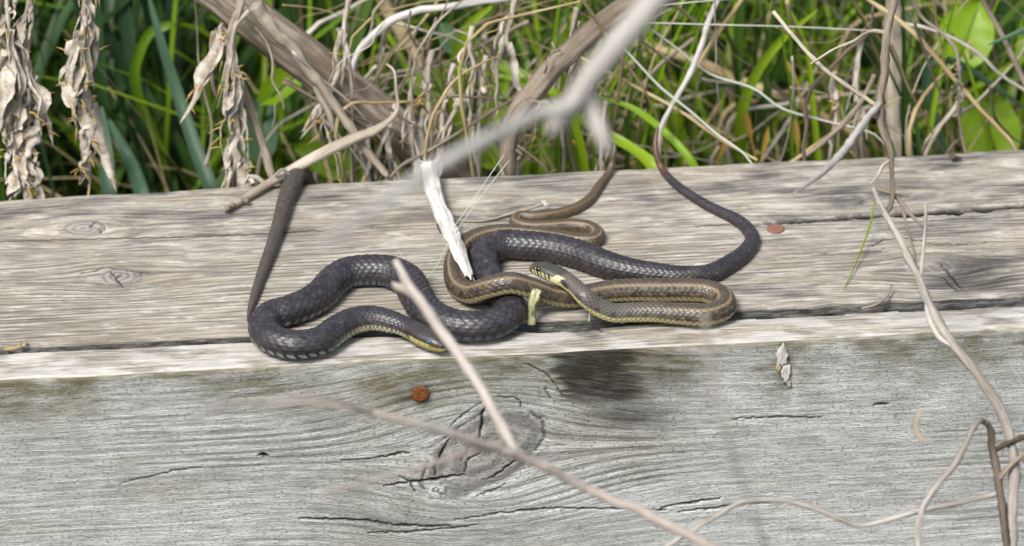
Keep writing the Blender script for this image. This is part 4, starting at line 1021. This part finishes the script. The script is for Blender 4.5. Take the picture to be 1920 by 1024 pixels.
for i, (x, y, dx, dy) in enumerate(((8, 655, 40, -8), (25, 656, 14, -12), (40, 650, 10, -8))):
    a = [zpt(x, y, -.001, 3), zpt(x + dx * .5, y + dy * .5 + 2, .001, 3.2), zpt(x + dx, y + dy, .001, 2)]
    stem('straw_bit', 'crumpled straw bits caught where the gap is narrowest', 'straw', M['straw'], [p for p, _ in a], [c for _, c in a], 'straw bits in the gap', sides=6, rough=.2)
a = [zpt(1641, 375, .012, 1.5), zpt(1632, 420, .009, 1.9), zpt(1618, 460, .006, 1.7), zpt(1600, 505, .003, 1.4), zpt(1583, 540, .001, .8)]
stem('grass_sprig', 'fine green and yellow grass sprig hanging over the timber', 'grass', M['lgreen'], [p for p, _ in a], [c for _, c in a], sides=6, rough=0)

# ---- bare shrub in front on the right
root = np.array([at_d(1893, 1040, 2.33)[0] + .02, at_d(1893, 1040, 2.33)[1], GZ - .012])
shrub = empty('bare_shrub', root, 'leafless grey shrub growing in front of the plank, its pale stem crossing both timbers', 'shrub')
def limb(name, pts, mat, rt=False, rough=.36, sides=14):
    P, r = D3(pts); r = [v * .76 for v in r]
    if rt: P, r = P + [(P[-1] + root) / 2, root], r + [r[-1], r[-1] * 1.1]
    b = MB(); b.tube(P, r, sides, 8, rough, 0, random.randint(1, 50)); return b.build(name, mat, shrub)
limb('stem', [(1637, 352, 2.38, 5), (1655, 392, 2.38, 7.5), (1690, 452, 2.375, 9), (1720, 520, 2.37, 10), (1750, 585, 2.37, 10), (1790, 648, 2.365, 11), (1836, 708, 2.36, 11.5), (1873, 764, 2.355, 11.5), (1893, 814, 2.35, 12), (1902, 877, 2.345, 12), (1899, 945, 2.34, 13), (1893, 1040, 2.33, 14)], M['pink'], True)
limb('branch', [(1684, -25, 2.44, 8), (1664, 60, 2.43, 10), (1656, 140, 2.42, 11), (1650, 190, 2.42, 11), (1653, 235, 2.41, 9), (1668, 275, 2.40, 7.5), (1672, 320, 2.39, 6), (1668, 388, 2.38, 5.5), (1662, 402, 2.38, 4)], M['bark'])
limb('branch', [(1848, 790, 2.345, 5), (1856, 805, 2.345, 8), (1862, 843, 2.345, 9), (1871, 900, 2.34, 9.5), (1880, 965, 2.335, 10), (1890, 1030, 2.33, 11)], M['dark'], True)
limb('twig', [(1862, 845, 2.345, 7), (1885, 833, 2.345, 6.5), (1911, 821, 2.345, 7), (1940, 812, 2.345, 5)], M['dark'])
limb('twig', [(1873, 897, 2.34, 7), (1893, 875, 2.34, 6.5), (1915, 858, 2.34, 6), (1945, 830, 2.34, 5)], M['bark'])
limb('twig', [(1850, 793, 2.345, 7), (1834, 789, 2.33, 7), (1815, 822, 2.32, 7), (1785, 880, 2.31, 7.5), (1748, 922, 2.30, 8), (1724, 975, 2.29, 8), (1724, 1030, 2.28, 7), (1740, 1090, 2.28, 5)], M['pink'])
limb('twig', [(1872, 925, 2.34, 7), (1800, 944, 2.335, 6), (1740, 954, 2.33, 6.5), (1680, 970, 2.325, 6.5), (1605, 985, 2.32, 7), (1562, 966, 2.315, 7), (1500, 944, 2.31, 6), (1440, 938, 2.305, 6), (1392, 944, 2.30, 6.5), (1335, 972, 2.295, 6.5), (1250, 1026, 2.28, 6), (1180, 1080, 2.27, 4)], M['pink'])
limb('twig', [(1672, 362, 2.385, 3), (1690, 382, 2.385, 4), (1698, 415, 2.38, 3.5), (1706, 445, 2.38, 3.5), (1716, 480, 2.375, 3), (1718, 515, 2.37, 3)], M['bark'])
limb('twig', [(1645, 355, 2.385, 4), (1668, 362, 2.385, 5), (1688, 378, 2.385, 4.5), (1706, 400, 2.38, 3.5), (1732, 426, 2.38, 3.5)], M['bark'])
limb('twig', [(1736, 382, 2.375, 3.5), (1734, 430, 2.375, 4), (1730, 480, 2.372, 4.5), (1727, 512, 2.37, 5), (1726, 530, 2.37, 5)], M['pink'])
limb('twig', [(1736, 545, 2.37, 5), (1740, 590, 2.37, 6), (1762, 632, 2.367, 6), (1788, 652, 2.365, 6)], M['pink'])
limb('twig', [(1450, 22, 2.47, 5), (1489, 70, 2.465, 5), (1538, 123, 2.46, 5), (1601, 169, 2.45, 5), (1640, 194, 2.425, 5.5), (1652, 200, 2.42, 6)], M['pale'])
limb('twig', [(1652, 190, 2.42, 7), (1625, 226, 2.40, 9), (1590, 275, 2.37, 9.5), (1560, 308, 2.345, 8), (1530, 335, 2.31, 5.5), (1490, 362, 2.27, 2)], M['drift'])
limb('twig', [(1672, 298, 2.395, 3.5), (1655, 312, 2.39, 4), (1645, 330, 2.385, 4), (1632, 345, 2.38, 3.0)], M['pale'])
limb('twig', [(1728, 772, 2.25, 4), (1718, 795, 2.25, 7), (1722, 818, 2.25, 8), (1740, 830, 2.25, 5)], M['pale'])
limb('twig', [(1520, 120 + 0, 2.455, 3), (1560, 95, 2.45, 3.5), (1600, 78, 2.44, 4), (1640, 58, 2.43, 4), (1662, 62, 2.43, 5)], M['pale'])

# ---- blurred dead twig in front of the plank
root2 = np.array([at_d(1430, 1075, 2.30)[0] + .03, at_d(1430, 1075, 2.30)[1], GZ - .012])
twg = empty('forked_twig', root2, 'forked pinkish dead twig in front of the plank, one prong crossing the black snake', 'twig')
def prong(name, pts, rt=False, mat='beige'):
    P, r = D3([(x, y, d - .13, q * .92) for (x, y, d, q) in pts])
    if rt: P, r = P + [(P[-1] + root2) / 2, root2], r + [r[-1], r[-1]]
    r = [v * .88 for v in r]; b = MB(); b.tube(P, r, 14, 10, .26, 0, random.randint(1, 50)); return b.build(name, M[mat], twg)
prong('stem', [(500, 757, 2.22, 3), (600, 757, 2.225, 4.5), (700, 775, 2.235, 6.5), (800, 800, 2.245, 8), (870, 822, 2.26, 9), (960, 850, 2.28, 10), (1030, 880, 2.29, 10.5), (1100, 915, 2.30, 11), (1180, 950, 2.30, 11), (1250, 985, 2.30, 11.5), (1330, 1024, 2.30, 12), (1430, 1075, 2.30, 13)], True)
prong('branch', [(741, 488, 2.33, 8), (758, 520, 2.33, 11), (790, 565, 2.325, 12), (835, 630, 2.32, 12), (880, 695, 2.31, 11.5), (925, 770, 2.30, 11.5), (972, 853, 2.285, 10)])
prong('branch', [(735, 530, 2.33, 3), (745, 537, 2.33, 9), (762, 545, 2.33, 9), (782, 560, 2.326, 8)])
prong('branch', [(965, 850, 2.28, 7), (900, 842, 2.27, 5.5), (820, 866, 2.255, 5), (720, 895, 2.24, 4.5), (600, 925, 2.22, 3)])
prong('branch', [(700, 775, 2.235, 4), (600, 748, 2.20, 5), (480, 755, 2.17, 5), (400, 768, 2.15, 4.5), (345, 800, 2.13, 3)])
prong('branch', [(1322, 590, 1.98, 6), (1332, 680, 1.99, 5), (1352, 780, 2.0, 4.5), (1385, 880, 2.02, 4), (1420, 980, 2.04, 4), (1450, 1090, 2.10, 5), (1440, 1200, 2.30, 7)], True)

# ---- bleached branch hanging close to the camera
root3 = np.array([at_d(2400, 700, 2.0)[0], at_d(2400, 700, 2.0)[1], GZ - .02])
br = empty('bleached_branch', root3, 'bleached white forked branch hanging blurred in front of the timber', 'branch')
def bough(pts, rt=False, mat='drift'):
    P, r = D3(pts)
    if rt: P, r = [root3, (root3 * .6 + P[0] * .4)] + P, [r[0] * 1.6, r[0] * 1.4] + r
    b = MB(); b.tube(P, r, 14, 8, .14, 0, random.randint(1, 50)); return b.build('bough', M[mat], br)
bough([(2300, -500, 1.85, 32), (1800, -520, 1.85, 28.8), (1420, -220, 1.85, 26.4), (1270, -60, 1.85, 24.8), (1205, 25, 1.84, 24), (1150, 90, 1.83, 23.2), (1105, 145, 1.82, 20.8), (1070, 195, 1.81, 17.6), (1040, 240, 1.81, 13.6), (1032, 252, 1.81, 6.4)], True)
bough([(1090, 160, 1.82, 18), (1108, 205, 1.82, 17), (1128, 255, 1.82, 15), (1140, 285, 1.82, 7)])
bough([(1062, 200, 1.80, 13), (1010, 215, 1.79, 13), (950, 243, 1.77, 13), (880, 278, 1.74, 13), (800, 325, 1.71, 12), (730, 370, 1.68, 10), (660, 420, 1.65, 7), (600, 460, 1.62, 4)], mat='white')
bough([(1262, -40, 1.9, 4), (1235, 2, 1.92, 3.5), (1200, 48, 1.93, 3.5), (1165, 80, 1.92, 3.5), (1128, 98, 1.9, 3)], mat='bark')
# ------------------------------------------------------------------ grass and leaves behind
def blade(b, base, tip, w, bend, n=9, sd=None, fold=.5):
    base, tip = np.asarray(base, float), np.asarray(tip, float)
    t = np.linspace(0, 1, n)[:, None]
    C = base * (1 - t) + tip * t + np.asarray(bend) * (4 * t * (1 - t))
    hw = w * np.clip(np.sin(np.pi * (t[:, 0] * .82 + .16)) ** .55, .03, 1) * (1 - t[:, 0] ** 5)
    ax = tip - base; side = np.cross(ax, VD + np.array([random.uniform(-.5, .5), random.uniform(-.5, .5), random.uniform(-.4, .4)])); side /= np.linalg.norm(side)
    b.ribbon(C, hw + 1e-5, side, fold, 4, sd)
def traced_blade(label, mat, pts, w, group=None, rt=True, fold=.6):
    P, _ = Y3([(x, y, Yp, 1) for (x, y, Yp) in pts])
    if rt: P, _ = rooted(P, [0.0] * len(P), .02, .03)
    C = catmull(P, 8); n = len(C); t = np.linspace(0, 1, n)
    hw = w * 2.6 / FPX * np.clip(np.sin(np.pi * np.clip(t * .7 + .02, 0, 1)) ** .6, .04, 1)
    b = MB(); b.ribbon(C, hw, VR * .6 + VU * .7 if abs(C[0][0] - C[-1][0]) > abs(C[0][2] - C[-1][2]) else VR, fold, 4)
    return tag(b.build('grass_blade', M[mat], None), label, 'grass', group)  # traced green grass, one blade per object
G1 = 'bright grass blades crossing toward the timber'
traced_blade('bright green grass blade arching behind the speckled twig', 'lgreen', [(1075, 175, .16), (1130, 186, .155), (1190, 205, .148), (1240, 242, .14), (1298, 305, .125)], 8)
traced_blade('wide green grass blade between the two snake tails', 'lgreen', [(1040, 190, .17), (1100, 232, .16), (1160, 265, .15), (1225, 312, .13)], 14)
traced_blade('slim green grass blade crossing behind the bent stalk', 'lgreen', [(845, 124, .16), (900, 138, .155), (960, 148, .15), (1010, 158, .146), (1060, 190, .14), (1080, 240, .14)], 8)
traced_blade('wide green grass blade left of the bent stalk', 'green', [(885, 85, .2), (930, 115, .2), (985, 150, .19), (1050, 205, .18)], 17)
traced_blade('short upright green grass blade among the curled dry stems', 'lgreen', [(922, 10, .2), (880, 45, .2), (862, 85, .2), (855, 150, .2)], 16)
traced_blade('long blue green grass blade slanting behind the thistle leaves', 'bgreen', [(278, -10, .26), (300, 70, .25), (330, 165, .24), (362, 265, .22), (395, 352, .2)], 15)
traced_blade('arched green blade bending over the blue green blade', 'green', [(425, 95, .27), (375, 58, .27), (320, 48, .27), (285, 58, .27), (262, 95, .27)], 11)
traced_blade('blue green grass blade standing under the spiny withered leaf', 'bgreen', [(190, 200, .24), (198, 270, .23), (205, 365, .21)], 18)
traced_blade('broad green blade standing beside the spiny withered leaf', 'bgreen', [(205, 225, .26), (235, 285, .25), (268, 370, .22)], 17)
traced_blade('folded green blade with its tip bent over near the right', 'lgreen', [(1395, 190, .2), (1425, 125, .2), (1470, 70, .2), (1532, 18, .2)][::-1], 12)
traced_blade('stout green rush stem in front of the broad bright leaf', 'green', [(1800, -20, .17), (1777, 63, .165), (1759, 148, .16), (1738, 285, .15)], 11, None, True, 1.5)
traced_blade('dark green rush stem standing upright behind the shrub branch', 'dgreen', [(1693, -20, .18), (1695, 120, .178), (1696, 290, .172)], 10, None, True, 1.5)
traced_blade('dark green rush stem curving down to the back edge', 'dgreen', [(1625, 30, .16), (1661, 80, .158), (1697, 155, .152), (1716, 220, .146), (1724, 288, .138)], 6, None, True, 1.2)
traced_blade('green blade slanting away below the wavy tan stem', 'bgreen', [(1925, 205, .18), (1860, 160, .18), (1800, 122, .18), (1770, 112, .18)], 10)
traced_blade('short green blade pointing in above the wavy tan stem', 'bgreen', [(1853, 84, .15), (1890, 70, .15), (1940, 48, .15)], 7)
for i in range(46):
    x = random.choice((random.uniform(1240, 1930), random.uniform(1240, 1930), random.uniform(980, 1300))); Yp = random.uniform(.16, .34); lean = random.uniform(-170, 130)
    mg = random.choice(('green', 'dgreen', 'green', 'lgreen'))
    near = 'behind the bent stalk' if x < 1180 else 'behind the pale speckled twig' if x < 1420 else 'behind the dark curved twig' if x < 1600 else 'behind the bare shrub branch' if x < 1740 else 'by the broad bright leaves'
    traced_blade('slender %s grass blade %s %s' % ({'green': 'mid green', 'dgreen': 'dark green', 'lgreen': 'yellow green'}[mg], 'leaning' if abs(lean) > 70 else 'standing', near), mg, [(x + lean, -random.uniform(0, 60), Yp), (x + lean * .55 + random.uniform(-15, 15), 90, Yp), (x + lean * .2, 200, Yp), (x, 330, Yp)], random.uniform(4, 8), 'grass blades behind the timber', True, 1.0)

def mass(name, label, mat, count, fx, fy, hgt, wid, lean=.45, seed=1):
    g = np.random.default_rng(seed)
    n = 7; t = np.linspace(0, 1, n)
    x = g.uniform(fx[0], fx[1], count); y = fy[0] + (fy[1] - fy[0]) * g.random(count) ** 1.1
    h = g.uniform(*hgt, count); az = g.uniform(0, 2 * np.pi, count); az = np.where((np.abs(y) < .6) & (np.sin(az) < 0), -az, az); ln = g.uniform(.05, lean, count) * h
    w = g.uniform(*wid, count)
    base = np.stack([x, y, np.full(count, GZ - .005)], -1)
    off = np.stack([np.cos(az) * ln, np.sin(az) * ln, h], -1)
    C = base[:, None] + off[:, None] * t[None, :, None]
    C[..., 0] += (np.cos(az) * ln)[:, None] * (t ** 2.4)[None] ; C[..., 1] += (np.sin(az) * ln)[:, None] * (t ** 2.4)[None]
    C[..., 2] -= (ln ** 2 / h)[:, None] * (t ** 3)[None] * 1.2
    fa = az + g.uniform(.9, 2.2, count)
    S = np.stack([np.cos(fa), np.sin(fa), 0 * fa], -1)
    hw = w[:, None] * (np.sin(np.pi * (t * .8 + .15)) ** .6 * (1 - t ** 6) + .01)[None]
    N = np.cross(off / np.linalg.norm(off, axis=1)[:, None], S)
    V = np.stack([C - S[:, None] * hw[..., None] + N[:, None] * hw[..., None] * .35, C, C + S[:, None] * hw[..., None] + N[:, None] * hw[..., None] * .35], 2)
    q = grid_quads(n, 3); Q = (q[None] + (np.arange(count) * n * 3)[:, None, None]).reshape(-1, 4)
    sd = np.repeat(g.random(count), n * 3)
    tc = np.zeros((count, n, 3, 3)); tc[..., 0] = np.array([-1, 0, 1])[None, None] * w[:, None, None]; tc[..., 1] = (t[None] * h[:, None])[..., None]; tc[..., 2] = (np.arange(count) * .77 % 40)[:, None, None]
    o = mesh_np(name, V, Q, None, M[mat], None, True, {'tc': tc.reshape(-1, 3), 'sd': sd})
    return tag(o, label, 'grass', kind='stuff')
mass('grass', 'dense dark green grass growing behind the timber', 'dgreen', 5200, (-1.0, 1.1), (.26, 1.5), (.12, .34), (.0016, .0042), .6, 2)
mass('grass', 'fresh green grass growing behind the timber', 'green', 2600, (-.22, 1.1), (.24, 1.5), (.10, .30), (.0010, .0026), .7, 3)
mass('grass', 'bright yellow green grass tufts behind the timber', 'lgreen', 1500, (-.14, .9), (.26, 1.2), (.08, .24), (.0010, .0024), .8, 4)
mass('grass', 'broad blue green leaves of reedy grass beside the thistle', 'reed', 420, (-.9, -.12), (.25, .9), (.16, .36), (.003, .007), .4, 5)
mass('dry_grass', 'dry straw coloured grass tangled through the green', 'straw', 1900, (-.18, 1.0), (.17, 1.0), (.06, .24), (.0004, .0010), 1.8, 6)
mass('grass', 'low green grass growing in front of the plank', 'green', 900, (-1.2, 1.2), (-.9, -.22), (.02, .07), (.001, .002), .8, 7)

# individual dry stalks in the tangle
def loose_straw(i):
    centre = random.random() < .55
    x = random.uniform(640, 1180) if centre else random.uniform(1180, 1930)
    y = random.uniform(-20, 290); Yp = random.uniform(.13, .30)
    L = random.uniform(120, 420); a = random.uniform(-1.2, 1.2) + (math.pi / 2 if random.random() < .45 else 0)
    dx, dy = math.cos(a) * L / 2, math.sin(a) * L / 2
    bow = random.gauss(0, 16)
    pts = []
    rp = random.choice((0.8, 1.1, 1.3, 1.7, 2.1, 3.0))
    for t in np.linspace(-1, 1, 6):
        pts.append((x + dx * t + bow * (1 - t * t) * -math.sin(a) + random.uniform(-3, 3), y + dy * t + bow * (1 - t * t) * math.cos(a) + random.uniform(-3, 3), Yp + .02 * t, rp * (1.05 - .45 * t)))
    if pts[0][1] > pts[-1][1]: pts = pts[::-1]
    P, r = Y3(pts); P, r = rooted(P, r, random.uniform(-.03, .03), random.uniform(0, .04))
    mt = random.choice(('straw', 'straw', 'straw', 'pale', 'bark', 'wither'))
    look = {'straw': 'tan', 'pale': 'pale', 'bark': 'brown', 'wither': 'greyish'}[mt]
    thick = 'hair-thin' if rp < 1.4 else ('thin' if rp < 2.2 else 'stout')
    near = ('beside the leaning thistle stem' if x < 780 else 'between thistle stem and bent stalk' if x < 960 else 'behind the bent stalk' if x < 1180 else 'behind the pale speckled twig' if x < 1420 else
            'behind the dark curved twig' if x < 1600 else 'behind the bare shrub branch' if x < 1740 else 'by the broad bright leaves')
    stem('dry_straw', thick + ' ' + look + ' dry straw ' + near, 'straw', M[mt], P, r, 'dry straws tangled behind the timber', rough=.24, sides=7)
random.seed(42)
for i in range(150): loose_straw(i)
# curling dry tendrils and shrivelled leaves round the middle
for i in range(22):
    x, y, Yp = random.uniform(690, 930), random.uniform(0, 240), random.uniform(.135, .2)
    pts = []; a = random.uniform(0, 6.28); tr_ = random.uniform(1.3, 3.4); step = random.uniform(22, 46)
    for k in range(7):
        pts.append((x, y, Yp, tr_ * (1 - k * .09))); a += random.uniform(-.9, .9); x += math.cos(a) * step * .8; y += abs(math.sin(a)) * step * .8 + 6
    P, r = Y3(pts); P, r = rooted(P, r, .01, .03)
    mt = random.choice(('pale', 'wither', 'bark'))
    stem('curling_tendril', 'wiry curling %s tendril tangled beside the thistle stem' % {'pale': 'cream', 'wither': 'greyish', 'bark': 'brown'}[mt], 'tendril', M[mt], P, r, 'curling tendrils beside the thistle stem', rough=.2, sides=7)
for i, (x, y, w) in enumerate(((880, 95, 5), (805, 140, 5), (845, 165, 4.5), (905, 150, 4.5), (770, 190, 4), (830, 225, 5), (1050, 130, 4), (735, 240, 5), (790, 250, 5), (690, 275, 4), (1075, 60, 5), (650, 30, 5), (960, 40, 5), (1610, 120, 4), (1560, 180, 4), (1130, 235, 4))):
    o = withered(None, axis_y([(x + 6, y - 45, .15), (x, y - 10, .148), (x + random.uniform(-12, 12), y + 30, .146), (x + random.uniform(-16, 16), y + 78, .144), (x + 10, y + 300, .17), (x + 20, y + 620, .17)]), [w * .6, w, w, w * .3, 1, .5], 9, 60 + i, 'shrivelled_leaf', 8)
    tag(o, 'shrivelled pale dry leaf ' + ('below the leaning thistle stem' if x < 750 and y > 200 else 'beside the white arching stem' if x < 700 else 'between thistle stem and bent stalk' if x < 960 else 'behind the bent stalk' if x < 1200 else 'beside the dark curved twig'), 'dry leaf', 'shrivelled leaves in the tangle')

# broad bright leaves
def broad_leaf(px, py, Yp, size, rot, label, mat='lgreen', asp=.8):
    c = at_y(px, py, Yp); n, m = 15, 10
    ca, sa = math.cos(rot), math.sin(rot)
    R_ = VR * ca + VU * sa; T_ = -VR * sa + VU * ca
    nrm = -VD * .8 + np.array([0, 0, .6]); b = MB()
    t = np.linspace(0, 1, n); hw = size * asp * np.sin(np.pi * np.clip(t, .001, .999) ** .62) ** .8
    bb = np.linspace(-1, 1, m)
    V = c + (t[:, None, None] - .4) * size * 1.7 * T_ + (bb[None, :, None] * hw[:, None, None]) * R_ + (-.12 * size * (t[:, None] - .4) ** 2 * 4 + .22 * size * np.abs(bb)[None] ** 1.5 * .8 + .02 * size * np.sin(t * 26)[:, None] * np.abs(bb)[None])[..., None] * nrm
    # heart lobes at the base
    V += (-(np.abs(bb)[None] * (1 - t)[:, None] ** 3) * size * .5)[..., None] * T_
    tc = np.stack([np.repeat(bb[None] * size, n, 0), np.repeat(t[:, None] * size * 2, m, 1), np.full((n, m), px * .01)], -1)
    e = empty('broad_leaf', (c[0], c[1] + .03, GZ), label, 'leaf')
    b.add(V, grid_quads(n, m), None, tc, .5); b.build('blade', M[mat], e)
    s = MB(); s.tube([c - T_ * size * .66, c - T_ * size * .9 + np.array([0, .01, -.01]), np.array([c[0], c[1] + .03, GZ - .01])], [.0012, .0014, .0018], 7, 6); s.build('stalk', M['green'], e)
    v = MB(); v.tube([c - T_ * size * .64 + nrm * .0004, c + nrm * .0008, c + T_ * size * .9], [.0009, .0006, .0002], 5, 4); v.build('midrib', M['green'], e)
broad_leaf(1815, 60, .21, .020, -.35, 'broad heart shaped bright green leaf behind the green rush stem')
broad_leaf(1850, 235, .22, .022, .3, 'broad bright green leaf low behind the seed head')
broad_leaf(840, 70, .22, .010, .5, 'small oval green leaf among the curled dry stems', 'bgreen', .6)
broad_leaf(795, 158, .22, .012, 1.2, 'rounded green leaf beside the thistle stem', 'green')
broad_leaf(545, 150, .24, .020, -.9, 'long green leaf showing beneath the leaning thistle stem', 'lgreen', .4)
broad_leaf(490, 235, .25, .020, 0.0, 'deep green leaf behind the hanging leaf by the grey tail', 'bgreen', .5)
broad_leaf(600, 300, .23, .018, 1.1, 'green leaf low behind the smooth grey twig', 'green', .5)
broad_leaf(930, 190, .23, .014, -.4, 'green leaf left of the bent stalk base', 'lgreen', .6)
broad_leaf(905, 280, .22, .012, .6, 'small green leaf low beside the bent stalk base', 'lgreen', .6)
for i, (x, y, rt, s) in enumerate(((1395, 240, .6, .012), (1440, 268, -.5, .010), (1490, 255, .2, .011), (1475, 135, .9, .007), (1365, 275, -.9, .009))):
    P, _ = Y3([(x, y - 30 * s / .01, .17, 1), (x + 14 * math.sin(rt), y, .168, 1), (x + 30 * math.sin(rt), y + 36, .166, 1), (x + 10, y + 330, .18, 1)])
    b = MB(); C = catmull(P, 6); b.ribbon(C, np.interp(np.linspace(0, 1, len(C)), [0, .15, .4, .5, 1], [.0002, s * .22, s * .2, .0008, .0008]), VR + VU * .4, 1.0, 5)
    tag(b.build('yellow_leaf', M['yellow'], None), 'withered yellow leaf in the grass behind the timber', 'leaf', 'yellow leaves in the grass')

# ------------------------------------------------------------------ small things on the wood
def nail(px, py, face, rp, label, mat, tilt=0.0):
    if face == 1: c = at_z(px, py, .0006); u, v, w = np.array([1., 0, 0]), np.array([0, 1., 0]), np.array([0, -.10, 1.])
    else: c = at_y(px, py, PL_F - .0004); u, v, w = np.array([1., 0, 0]), np.array([0, 0, 1.]), np.array([.05, -1., .02])
    w = w / np.linalg.norm(w); R0 = rp * 2.5 / FPX
    prof = [(0, .0004), (.35, .0006), (.75, .0007), (.95, .0005), (1.0, .0001), (.97, -.0006), (.5, -.0010), (.4, -.004), (.38, -.02), (0, -.024)]
    th = np.linspace(0, 2 * np.pi, 28, endpoint=False)
    V = np.stack([c + w * z + (u * np.cos(a) + v * np.sin(a)) * R0 * q * (1 + .03 * math.sin(3 * a + px)) for q, z in prof for a in th])
    o = mesh_np('nail', V, grid_quads(len(prof), 28, True), None, mat, None, True)
    tag(o, label, 'nail')
nail(788, 739, 2, 16.5, 'round rusty orange nail head in the plank face beside the big knot', M['rust'])
nail(1454, 429, 1, 17, 'flat brown nail head on the timber at the end of the long crack', M['rust_pale'])

# bark flake on the plank face
fl = empty('bark_flake', at_y(1468, 690, PL_F), 'small white and brown flake of peeling bark stuck to the plank face', 'bark')
for (x, y, w, h, mt) in ((1467, 668, 12, 24, 'drift'), (1473, 701, 10, 22, 'drift'), (1479, 719, 5, 10, 'pale'), (1459, 690, 5, 9, 'straw')):
    c = at_y(x, y, PL_F - .0006); n, m = 6, 30
    th = np.linspace(0, 2 * np.pi, m, endpoint=False); rr = np.linspace(0, 1, n)
    edge = .70 + 1.1 * (fbm(np.cos(th) * 3.5 + x, np.sin(th) * 3.5 + y, 3) - .45)
    U_ = rr[:, None] * (np.cos(th) * edge)[None]; W_ = rr[:, None] * (np.sin(th) * edge)[None]
    lift = .0003 + .0010 * fbm(U_ * 3.5 + x, W_ * 3.5 + y, 5)
    V = c + (U_ * w * .00034)[..., None] * VR + (W_ * h * .00034)[..., None] * np.array([0, 0, 1.]) + lift[..., None] * np.array([0, -1., 0])
    V[-1] += np.array([0, .0010, 0])
    b = MB(); b.add(V, grid_quads(n, m, True), None, V.reshape(-1, 3), .2); b.build('flake', M[mt], fl)

# droppings streak between the coils
k = NT('droppings'); g = k.n('ShaderNodeTexCoord').outputs['Object']
a = k.noise(g, (420, 420, 220), 4, .6)
c = k.mix(k.ss(.35, .62, a), (.22, .22, .09), (.36, .37, .24)); c = k.mix(k.ss(.56, .64, a, 0, .85), c, (.04, .04, .02))
MD = k.fin(c, .35, .5)
dp = [zpt(1006, 545, .0170, 9), zpt(1002, 556, .0150, 11), zpt(998, 568, .0120, 8.5), zpt(997, 582, .0075, 7), zpt(996, 594, .0030, 7.5), zpt(997, 606, -.0008, 9)]
b = MB(); b.tube([p for p, _ in dp], [c_ * .9 for _, c_ in dp], 22, 12, .5, 0, 5); dr = b.build('dropping', MD); tag(dr, 'pale yellow green streak of droppings running down between the two coiled snakes', 'dropping')

# fly
fc = at_z(1790, 297, .0025)
fly = mesh_np('fly', np.stack([fc + np.array([math.cos(a) * math.sin(t_) * .0024, math.sin(a) * math.sin(t_) * .0013, math.cos(t_) * .0012]) for t_ in np.linspace(0, math.pi, 9) for a in np.linspace(0, 2 * math.pi, 14, endpoint=False)]), grid_quads(9, 14, True), None, EYE_K)
tag(fly, 'tiny dark fly sitting near the back edge of the timber', 'fly')
hd = fc + np.array([.0027, -.0004, .0002])
mesh_np('head', np.stack([hd + .0009 * np.array([math.cos(a) * math.sin(t_), math.sin(a) * math.sin(t_), math.cos(t_)]) for t_ in np.linspace(0, math.pi, 7) for a in np.linspace(0, 2 * math.pi, 10, endpoint=False)]), grid_quads(7, 10, True), None, EYE_K, fly)
for sg in (-1, 1):
    for k_ in (-1, 0, 1):
        b = MB(); p0 = fc + np.array([k_ * .0009, sg * .001, -.0004]); b.tube([p0, p0 + np.array([k_ * .0008, sg * .0014, .0008]), np.array([p0[0] + k_ * .0014, p0[1] + sg * .0024, .0002])], [.00016, .00014, .0001], 5, 2); b.build('leg', M['dark'], fly)
    b = MB(); b.ribbon([fc + np.array([.0008, sg * .0006, .0012]), fc + np.array([-.0012, sg * .0014, .0014]), fc + np.array([-.0034, sg * .0016, .0010])], [.0004, .0008, .0003], (0, 1, .2), .2, 2); b.build('wing', M['dark'], fly)
